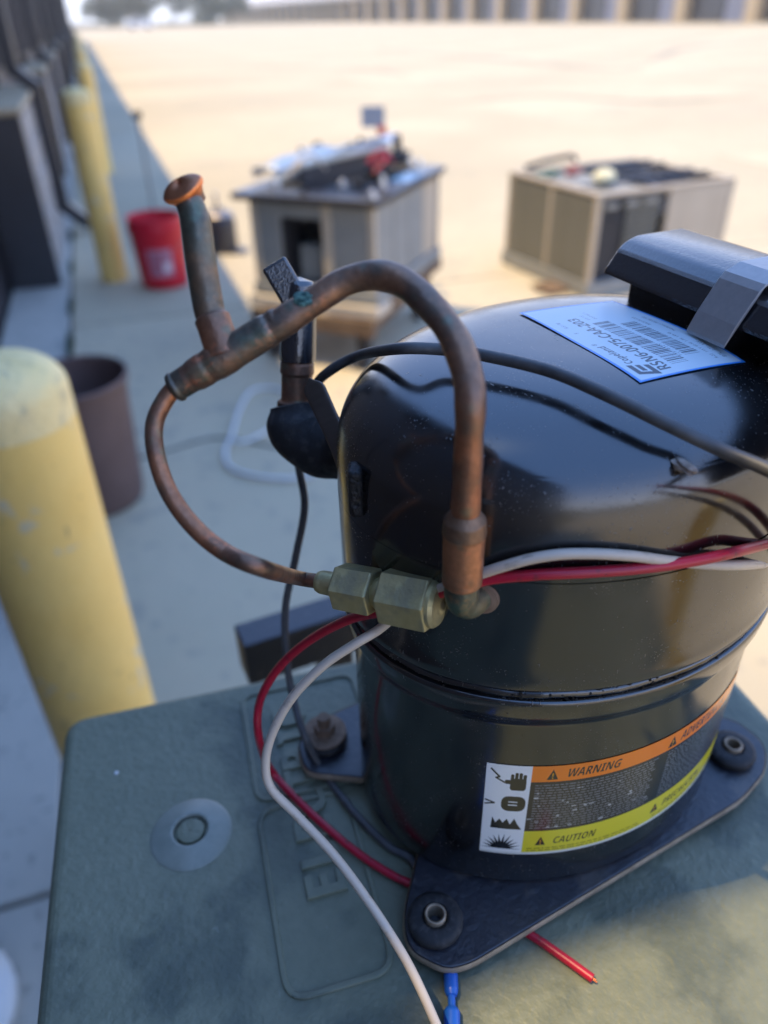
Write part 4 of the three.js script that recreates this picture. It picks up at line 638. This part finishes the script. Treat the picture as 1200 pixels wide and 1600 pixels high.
{ // thin stake with a dark knob, by the shadow's edge
  const p = onPlane(240, 326, 0), h = heightAt(207, 180, p), g = thing('marker_stake', 'thin pale stake with a dark knob standing behind the red bucket', 'stake', p);
  part('rod', new THREE.CylinderGeometry(0.011, 0.013, h, 12).translate(0, h / 2, 0), M.greyPanel, g);
  part('knob', latheUV([[0.0004, -0.03], [0.03, -0.025], [0.036, 0.0], [0.03, 0.022], [0.0004, 0.028]], 24).translate(0, h, 0), M.rubber, g);
}
{ // pale hose looped on the paving
  const P = (x, y, h = 0.012) => onPlane(x, y, h);
  const pts = [P(445, 612), P(420, 606), P(392, 612), P(374, 640), P(362, 680, 0.02), P(352, 705), P(358, 728), P(390, 742), P(440, 748), P(490, 744)];
  const pts2 = [P(445, 625), P(438, 655), P(412, 676, 0.03), P(380, 690, 0.03), P(362, 686, 0.032)];
  tag(part('hose', sweep(pts, 0.0068, { n: 160, m: 12 }), M.hose), 'thick pale hose looped on the shaded paving behind the copper pipe', 'hose');
  tag(part('hose', sweep(pts2, 0.005, { n: 80, m: 12 }), M.hose), 'thinner end of pale hose curling up over the loop', 'hose');
  tag(part('cord', sweep([P(205, 716, 0.004), P(235, 712, 0.004), P(300, 692, 0.004), P(350, 684, 0.004), P(430, 698, 0.004), P(470, 706, 0.004), P(520, 712, 0.004)], 0.0035, { n: 120, m: 8 }), M.greyCable), 'thin grey cord lying on the paving from the brown bin to the right', 'cord');
}
{ // weeds in the joint along the units
  const pos = [], nor = []; seed = 77;
  for (let k = 0; k < 900; k++) {
    const cl = [3.3, 3.6, 3.75, 4.3, 5.1, 6.0, 2.6][k % 7], p = row(-0.32 + rr(-0.012, 0.012), cl + (rnd() + rnd() - 1) * 0.16), h = rr(0.008, 0.045), a = rnd() * 6.28, l = rr(0.002, 0.022), w = 0.0025;
    const s = V(Math.cos(a), 0, Math.sin(a)), t = V(-s.z, 0, s.x);
    const q = [p.clone().addScaledVector(s, w), p.clone().addScaledVector(s, -w), p.clone().addScaledVector(t, l).add(V(0, h, 0))];
    for (const x of q) { pos.push(x.x, x.y, x.z); nor.push(t.x * 0.5, 0.8, t.z * 0.5); }
  }
  const g = new THREE.BufferGeometry(); g.setAttribute('position', new THREE.Float32BufferAttribute(pos, 3)); g.setAttribute('normal', new THREE.Float32BufferAttribute(nor, 3)); g.setAttribute('uv', new THREE.Float32BufferAttribute(new Float32Array(pos.length / 3 * 2), 2));
  const w = part('weeds', g, M.grass); tag(w, 'green weeds growing in the paving joint along the units', 'weeds'); w.userData.kind = 'stuff';
}
{ // black rail behind the green box
  const A = onPlane(372, 992, 0.905), B = onPlane(545, 938, 0.905), F = frame(A, B.clone().sub(A)), g = thing('steel_rail', 'black steel rail standing behind the green box, left of the compressor', 'rail');
  part('rail', fbox(F, 0, 0.34, -0.040, 0, -0.012, 0.014, 0.0015), M.plate, g);
  part('end_block', fbox(F, 0.004, 0.012, -0.06, -0.0405, -0.008, 0.006, 0.001), M.palewood, g);
  for (const x of [0.06, 0.28]) part('leg', fbox(F, x, x + 0.025, -0.905, -0.0402, -0.011, 0.011, 0.002), M.plate, g);
  part('brace', fbox(F, 0.0855, 0.2795, -0.5, -0.475, -0.008, 0.008, 0.002), M.plate, g);
}
{ // pale plastic bag on the ground at the lower left
  const p = onPlane(-62, 1600, 0.02), gm = new THREE.SphereGeometry(1, 40, 24), a = gm.attributes.position;
  for (let i = 0; i < a.count; i++) { const x = a.getX(i), y = a.getY(i), z = a.getZ(i), k = 0.85 + 0.3 * vn((x + 1) / 2.01, (y + z + 2) / 4.01, 8, 5) + 0.08 * Math.sin(9 * x + 7 * y); a.setXYZ(i, x * k * 0.075, Math.max(-0.05, y * k * 0.055), z * k * 0.09); }
  gm.computeVertexNormals();
  const o = tag(part('plastic_bag', gm, M.pale), 'crumpled white plastic bag on the paving at the lower left', 'bag'); o.position.set(p.x, 0.05, p.z);
}
// ---------------------------------------------------------------- the two dismantled air conditioners
{
  const yb = 0.28, C = onPlane(588, 478, yb), dx = V(-0.92, 0, -0.39).normalize(), dz = V(0.39, 0, -0.92).normalize();
  const L = onPlane(412, 452, yb), Rr = onPlane(668, 400, yb);
  const wx = L.clone().sub(C).dot(dx), wz = Rr.clone().sub(C).dot(dz), hT = heightAt(583, 312, C) - yb;
  const F = basis(dx, UPV, dz, C.clone().setY(0));     // x along the front (to the left), z along the right side (away)
  const fl = new THREE.Vector3().crossVectors(dx, UPV).dot(dz) < 0;
  const B = (x0, x1, y0, y1, z0, z1, r) => { const g = rbox(Math.abs(x1 - x0), Math.abs(y1 - y0), Math.abs(z1 - z0), r ?? 0.004).translate((x0 + x1) / 2, (y0 + y1) / 2, (z0 + z1) / 2); const m = basis(dx, UPV, fl ? dz.clone().negate() : dz, C.clone().setY(0)); if (fl) g.scale(1, 1, 1).translate(0, 0, 0); return fl ? g.translate(0, 0, -(z0 + z1)).applyMatrix4(m) : g.applyMatrix4(m); };
  const cart = thing('wooden_dolly', 'low wooden dolly carrying the left air conditioner', 'dolly');
  for (let i = 0; i < 5; i++) part('deck_board', B(-0.02, wx + 0.02, 0.232, yb - 0.002, -0.04 + i * (wz + 0.04) / 5 + 0.004, -0.04 + (i + 1) * (wz + 0.04) / 5 - 0.004), i ? M.wood : M.palewood, cart);
  for (const x of [0.03, wx - 0.09]) part('bearer', B(x, x + 0.06, 0.15, 0.2315, -0.03, wz - 0.02), M.wood, cart);
  part('front_board', B(-0.01, wx + 0.01, 0.16, 0.228, -0.058, -0.0325), M.wood, cart);
  for (const x of [0.06, wx - 0.06]) for (const z of [0.0, wz - 0.12]) { const w = new THREE.CylinderGeometry(0.05, 0.05, 0.03, 20).rotateZ(Math.PI / 2); const m = basis(dx, UPV, fl ? dz.clone().negate() : dz, C.clone().setY(0)); part('caster', merge([w.translate(x, 0.05, fl ? -z : z), new THREE.BoxGeometry(0.045, 0.06, 0.05).translate(x, 0.119, fl ? -z : z)]).applyMatrix4(m), M.rubber, cart); }
  const g = thing('air_conditioner', 'grey package air conditioner with dark open front bay and scrap piled on top', 'air conditioner');
  const y1 = yb + hT, o = 0.022;
  part('base_pan', B(-0.01, wx + 0.01, yb, yb + 0.05, -0.01, wz + 0.01), M.greyPanel, g);
  part('inner_box', B(0.03, wx - 0.03, yb + 0.052, y1 - 0.06, 0.20, wz - 0.03), M.dark, g);
  for (const [x, z] of [[0, 0], [wx - 0.03, 0], [0, wz - 0.03], [wx - 0.03, wz - 0.03]]) part('corner_post', B(x, x + 0.03, yb + 0.051, y1 - 0.03, z, z + 0.03), M.tanPanel, g);
  part('front_panel', B(0.032, wx * 0.34, yb + 0.052, y1 - 0.03, 0.004, 0.02), M.greyPanel, g);
  part('front_trim', B(wx * 0.342, wx * 0.41, yb + 0.052, y1 - 0.03, -0.004, 0.03), M.tanPanel, g);
  part('front_panel', B(wx * 0.76, wx - 0.032, yb + 0.052, y1 - 0.03, 0.004, 0.02), M.greyPanel, g);
  part('top_rail', B(0.032, wx - 0.032, y1 - 0.09, y1 - 0.031, 0.0, 0.018), M.greyPanel, g);
  part('inner_unit', B(wx * 0.46, wx * 0.66, yb + 0.06, yb + 0.2, 0.06, 0.18), M.greyPanel, g);
  part('divider', B(wx * 0.735, wx * 0.755, yb + 0.052, y1 - 0.092, 0.03, 0.2), M.dark, g);
  for (let i = 0; i < 4; i++) part('side_panel', B(0.003, 0.02, yb + 0.052, y1 - 0.04, 0.034 + i * (wz - 0.07) / 4 + 0.004, 0.034 + (i + 1) * (wz - 0.07) / 4 - 0.004), i === 3 ? M.tanPanel : M.greyPanel, g);
  part('back_panel', B(0.03, wx - 0.03, yb + 0.052, y1 - 0.04, wz - 0.02, wz - 0.004), M.greyPanel, g);
  part('left_panel', B(wx - 0.02, wx - 0.004, yb + 0.052, y1 - 0.04, 0.034, wz - 0.034), M.greyPanel, g);
  // dark overhanging lid with open well
  for (const [a, b, c, d] of [[-o, wx + 0.06, -0.035, 0.10], [-o, wx + 0.06, wz - 0.08, wz + o], [-o, 0.10, 0.102, wz - 0.082], [wx - 0.04, wx + 0.06, 0.102, wz - 0.082]]) part('lid_rail', B(a, b, y1 - 0.028, y1, c, d, 0.006), M.trim, g);
  part('well_floor', B(0.102, wx - 0.042, y1 - 0.08, y1 - 0.062, 0.102, wz - 0.082), M.dark, g);
  part('blue_film', B(-0.008, 0.09, y1 + 0.001, y1 + 0.004, wz * 0.45, wz * 0.72, 0.001), phy({ color: lin(0.10, 0.22, 0.42), roughness: 0.3 }), g, 'bluish sheet on the right rail');
  // loose scrap on the lid
  const place = (o3, px, py, y, ry, rz = 0, rx = 0) => { const p = onPlane(px, py, y); o3.position.copy(p); o3.rotation.set(rx, ry, rz); return o3; };
  const sheet = grid(20, 6, (u, v) => V((u - 0.5) * 0.52, 0.018 * Math.sin(u * 3.0) + 0.016 * Math.abs(Math.sin(u * 9 + v * 3)) + 0.014 * Math.sin(v * 5 + u * 4), (v - 0.5) * 0.26), false, (u, v) => [u, v]);
  place(tag(part('sheet_metal', merge([sheet, rbox(0.5, 0.02, 0.012, 0.004).translate(0, 0.03, 0.13)]), phy({ metalness: 0.85, roughness: 0.36, color: lin(0.50, 0.52, 0.49), side: THREE.DoubleSide })), 'bent shiny sheet metal panel leaning on the left air conditioner', 'sheet metal'), 510, 252, y1 + 0.06, 0.42, 0.12);
  place(tag(part('scrap_channel', merge([rbox(0.42, 0.09, 0.012, 0.003), rbox(0.42, 0.012, 0.09, 0.003).translate(0, 0.046, -0.04)]), M.plate), 'dark metal channel lying in front of the shiny sheet on the left unit', 'scrap metal'), 545, 262, y1 + 0.045, 0.55, 0.18);
  const fanG = []; for (let i = 0; i < 4; i++) fanG.push(rbox(0.10, 0.004, 0.06, 0.001).rotateX(0.5).translate(0.08, 0, 0).rotateY(i * Math.PI / 2)); fanG.push(new THREE.CylinderGeometry(0.035, 0.035, 0.03, 20));
  place(tag(part('fan_blade', fanG, M.shiny), 'bare fan blade lying on the left air conditioner behind the sheet', 'fan'), 585, 222, y1 + 0.06, 0.3, 0.15);
  place(tag(part('white_foam', boxUV(new THREE.IcosahedronGeometry(0.05, 2).scale(1.3, 0.6, 1)), M.pale), 'white crumpled lump behind the sheet metal, below the sign card', 'scrap'), 582, 228, y1 + 0.03, 0);
  place(tag(part('copper_bundle', [0, 1, 2].map((i) => sweep([V(-0.16, 0.01 + i * 0.015, 0), V(-0.05, 0.04, 0.03 * i), V(0.05, 0.02, -0.02 * i), V(0.17, 0.012 * i, 0.03)], 0.008, { n: 30, m: 8 })), M.shiny), 'bundle of shiny tubes at the front left of the left unit lid', 'tubes'), 455, 276, y1 + 0.02, 0.2);
  place(tag(part('bracket_scrap', [rbox(0.14, 0.05, 0.08, 0.004), rbox(0.03, 0.09, 0.03, 0.004).translate(0.03, 0.05, 0)], M.dark), 'dark bracket lump on the right of the left unit lid', 'scrap metal'), 612, 246, y1 + 0.03, 0.5);
  for (const [px, py, wh] of [[432, 290, 'at its front left'], [535, 289, 'middle of its front edge'], [582, 306, 'on its near corner'], [470, 262, 'left of the sheet metal'], [500, 268, 'in front of the sheet metal'], [640, 252, 'at its far right']]) place(tag(part('screw_plate', merge([new THREE.CylinderGeometry(0.016, 0.018, 0.016, 14), new THREE.SphereGeometry(0.011, 14, 8).translate(0, 0.01, 0)]), M.shiny), 'small shiny fitting on the left air conditioner lid, ' + wh, 'fitting', 'loose shiny fittings on the left unit lid'), px, py, y1 + 0.012, px);
  seed = 63;
  for (const [px, py, s] of [[450, 262, 1], [475, 245, 1.2], [520, 270, 0.8], [560, 288, 0.7], [610, 268, 1], [630, 240, 0.9], [560, 226, 1], [480, 286, 0.8], [598, 292, 0.7], [650, 262, 0.7]]) {
    const dk = rnd() < 0.5, bits = [rbox(rr(0.05, 0.13) * s, rr(0.01, 0.035), rr(0.02, 0.06) * s, 0.003), rbox(0.02, rr(0.03, 0.07) * s, 0.02, 0.003).translate(rr(-0.03, 0.03), 0.02, 0)];
    place(tag(part('scrap_piece', bits, dk ? M.dark : M.shiny), (dk ? 'dark' : 'shiny') + ' scrap bracket strewn on the lid of the left air conditioner', 'scrap metal', (dk ? 'dark' : 'shiny') + ' scrap on the left unit'), px, py, y1 + 0.02, rr(0, 6), rr(-0.2, 0.2));
  }
  for (const [px, py, l, m, nm] of [[520, 248, 0.34, M.rubber, 'black'], [590, 262, 0.24, M.redWire, 'red'], [470, 270, 0.22, M.whiteWire, 'white']])
    place(tag(part('loose_wire', sweep([V(-l / 2, 0, 0), V(-l / 4, 0.05, 0.05), V(0, 0.02, -0.04), V(l / 4, 0.06, 0.02), V(l / 2, 0.0, 0.05)], 0.006, { n: 40, m: 8 }), m), nm + ' loose wire tangled in the scrap on the left air conditioner', 'wire'), px, py, y1 + 0.05, rr(0, 3));
  // card on a stake
  const sp = onPlane(596, 232, y1), sg = thing('sign_card', 'pale grey card with red tag standing on the left air conditioner', 'sign', sp), hs = heightAt(580, 166, sp) - y1;
  const t = camera.position.clone().sub(sp).setY(0).normalize(), tx = new THREE.Vector3().crossVectors(UPV, t), SF = basis(tx, UPV, t, V(0, 0, 0));
  part('stake', rbox(0.014, hs, 0.012).translate(0.012, hs / 2, -0.009).applyMatrix4(SF), M.dark, sg);
  part('card', rbox(0.118, 0.098, 0.004, 0.002).translate(-0.042, hs - 0.049, 0).applyMatrix4(SF), M.greyCard, sg);
  part('red_tag', rbox(0.045, 0.04, 0.005, 0.003).rotateZ(0.3).translate(0.004, hs - 0.112, 0.006).applyMatrix4(SF), std({ color: lin(0.62, 0.06, 0.02), roughness: 0.5 }), sg, 'orange red tag');
}
{
  const yb = 0.05, C = onPlane(917, 453, yb), L = onPlane(787, 398, yb), dz = L.clone().sub(C).normalize(), wz = L.distanceTo(C), dx = V(-dz.z, 0, dz.x); if (dx.x < 0) dx.negate();
  const hT = heightAt(925, 304, C) - yb, y1 = yb + hT, Rt = onPlane(1129, 272, y1), wx = Rt.clone().sub(C).dot(dx);
  const m = basis(dx, UPV, new THREE.Vector3().crossVectors(dx, UPV), C.clone().setY(0)), sg = new THREE.Vector3().crossVectors(dx, UPV).dot(dz) > 0 ? 1 : -1;
  const B = (x0, x1, ya, yc, z0, z1, r = 0.004) => rbox(Math.abs(x1 - x0), Math.abs(yc - ya), Math.abs(z1 - z0), r).translate((x0 + x1) / 2, (ya + yc) / 2, sg * (z0 + z1) / 2).applyMatrix4(m);
  const g = thing('air_conditioner', 'tan package air conditioner with open top and louvered coil side, behind the compressor at right', 'air conditioner');
  part('base_rail', [B(-0.01, wx + 0.01, 0.0, yb + 0.03, -0.01, 0.05), B(-0.01, wx + 0.01, 0.0, yb + 0.03, wz - 0.05, wz + 0.01), B(-0.01, 0.05, 0.0, yb + 0.03, 0.051, wz - 0.051), B(wx - 0.05, wx + 0.01, 0.0, yb + 0.03, 0.051, wz - 0.051)], M.greyPanel, g);
  part('floor_pan', B(0.03, wx - 0.03, yb + 0.031, yb + 0.05, 0.03, wz - 0.03), M.dark, g);
  for (const [x, z] of [[0, 0], [wx - 0.03, 0], [0, wz - 0.03], [wx - 0.03, wz - 0.03]]) part('corner_post', B(x, x + 0.03, yb + 0.03, y1 - 0.02, z, z + 0.03), M.tanPanel, g);
  // left side: louvred coil in two bays
  const bays = [[0.034, wz * 0.47], [wz * 0.47 + 0.03, wz - 0.034]];
  part('side_post', B(0.0, 0.026, yb + 0.031, y1 - 0.021, wz * 0.47 + 0.002, wz * 0.47 + 0.028), M.tanPanel, g);
  bays.forEach(([a, b], k) => { part('coil_backing', B(0.020, 0.04, yb + 0.035, y1 - 0.022, a, b), M.dark, g); const n = 22; for (let i = 0; i < n; i++) part('louver', B(0.002, 0.018, yb + 0.04 + i * (hT - 0.07) / n, yb + 0.04 + (i + 0.72) * (hT - 0.07) / n, a, b, 0.002), M.coil, g); });
  // right side: dark open bay with fan grille, tan panel
  part('fan_bay', B(0.032, wx * 0.5, yb + 0.032, y1 - 0.05, 0.05, 0.07), M.dark, g);
  for (let i = 0; i < 14; i++) part('grille_bar', B(wx * 0.24, wx * 0.48, yb + 0.07 + i * 0.026, yb + 0.085 + i * 0.026, 0.028, 0.042, 0.003), M.coil, g);
  for (let i = 0; i < 3; i++) part('vent_flap', B(wx * (0.08 + i * 0.14), wx * (0.17 + i * 0.14), y1 - 0.085, y1 - 0.056, 0.024, 0.036, 0.004), M.greyPanel, g);
  part('tan_panel', B(wx * 0.51, wx - 0.032, yb + 0.032, y1 - 0.022, 0.002, 0.018), M.tanPanel, g);
  part('back_panel', B(0.032, wx - 0.032, yb + 0.032, y1 - 0.022, wz - 0.018, wz - 0.002), M.tanPanel, g);
  part('far_panel', B(wx - 0.018, wx - 0.002, yb + 0.032, y1 - 0.022, 0.034, wz - 0.034), M.tanPanel, g);
  for (const [a, b, c, d] of [[0, wx, 0, 0.035], [0, wx, wz - 0.035, wz], [0, 0.035, 0.036, wz - 0.036], [wx - 0.035, wx, 0.036, wz - 0.036]]) part('top_rail', B(a, b, y1 - 0.0195, y1, c, d), M.tanPanel, g);
  part('well', B(0.04, wx - 0.04, y1 - 0.16, y1 - 0.14, 0.04, wz - 0.04), M.dark, g);
  part('top_plate', B(0.036, wx * 0.42, y1 - 0.028, y1 - 0.018, 0.036, wz - 0.036), M.greyPanel, g);
  for (let i = 0; i < 6; i++) part('grille_ring', new THREE.TorusGeometry(0.05 + i * 0.036, 0.006, 8, 48).rotateX(Math.PI / 2).translate(wx * 0.70, y1 - 0.03, sg * wz * 0.5).applyMatrix4(m), M.plate, g);
  for (let i = 0; i < 4; i++) part('grille_spoke', new THREE.CylinderGeometry(0.006, 0.006, 0.46, 8).rotateZ(Math.PI / 2).rotateY(i * Math.PI / 4).translate(wx * 0.70, y1 - 0.022, sg * wz * 0.5).applyMatrix4(m), M.plate, g);
  for (const [x0, x1, z] of [[0.04, 0.96, 0.22], [0.04, 0.96, 0.78], [0.44, 0.96, 0.36], [0.44, 0.96, 0.64]]) part('top_bar', B(wx * x0, wx * x1, y1 + 0.001, y1 + 0.014, wz * z - 0.009, wz * z + 0.009), M.plate, g);
  part('top_bar', B(wx * 0.43, wx * 0.46, y1 - 0.0175, y1 + 0.0005, 0.036, wz - 0.036), M.plate, g);
  const put = (o, x, z, y, ry) => { o.position.copy(V(x, y, sg * z).applyMatrix4(m)); o.rotation.y = ry; return o; };
  put(tag(part('cream_block', boxUV(new THREE.IcosahedronGeometry(0.055, 2).scale(1.2, 0.8, 1)), std({ color: lin(0.72, 0.66, 0.42), roughness: 0.6 })), 'cream coloured lump on the open top of the right air conditioner', 'scrap'), wx * 0.24, wz * 0.30, y1 + 0.025, 0.4);
  put(tag(part('red_scrap', [rbox(0.05, 0.03, 0.04), new THREE.CylinderGeometry(0.012, 0.012, 0.07, 12).rotateZ(1.2).translate(0.02, 0.02, 0.01)], std({ color: lin(0.42, 0.10, 0.08), roughness: 0.6 })), 'small reddish part on top of the right air conditioner', 'scrap'), wx * 0.22, wz * 0.62, y1 + 0.015, 0.2);
  put(tag(part('green_board', [rbox(0.14, 0.006, 0.10), rbox(0.03, 0.02, 0.03).translate(0.03, 0.012, 0.02)], std({ color: lin(0.16, 0.24, 0.16), roughness: 0.5 })), 'pale green circuit board on top of the right air conditioner', 'circuit board'), wx * 0.12, wz * 0.74, y1 + 0.004, 0.5);
  put(tag(part('black_hose', sweep([V(-0.2, 0.02, 0.0), V(-0.1, 0.05, 0.05), V(0.02, 0.03, -0.04), V(0.12, 0.05, 0.03), V(0.2, 0.02, 0)], 0.014, { n: 60, m: 10 }), M.rubber), 'black hose coiled at the back of the right air conditioner top', 'hose'), wx * 0.25, wz * 0.9, y1 + 0.01, 0.6);
}
{ // flattened dark scrap on the sunlit paving near the right unit
  const p = onPlane(872, 452, 0), o = tag(part('cardboard', rbox(0.26, 0.012, 0.16, 0.004).rotateX(0.04), M.wood), 'flat brown piece on the paving below the right air conditioner', 'cardboard'); o.position.set(p.x, 0.02, p.z); o.rotation.y = 0.5;
}
renderer.render(scene, camera);
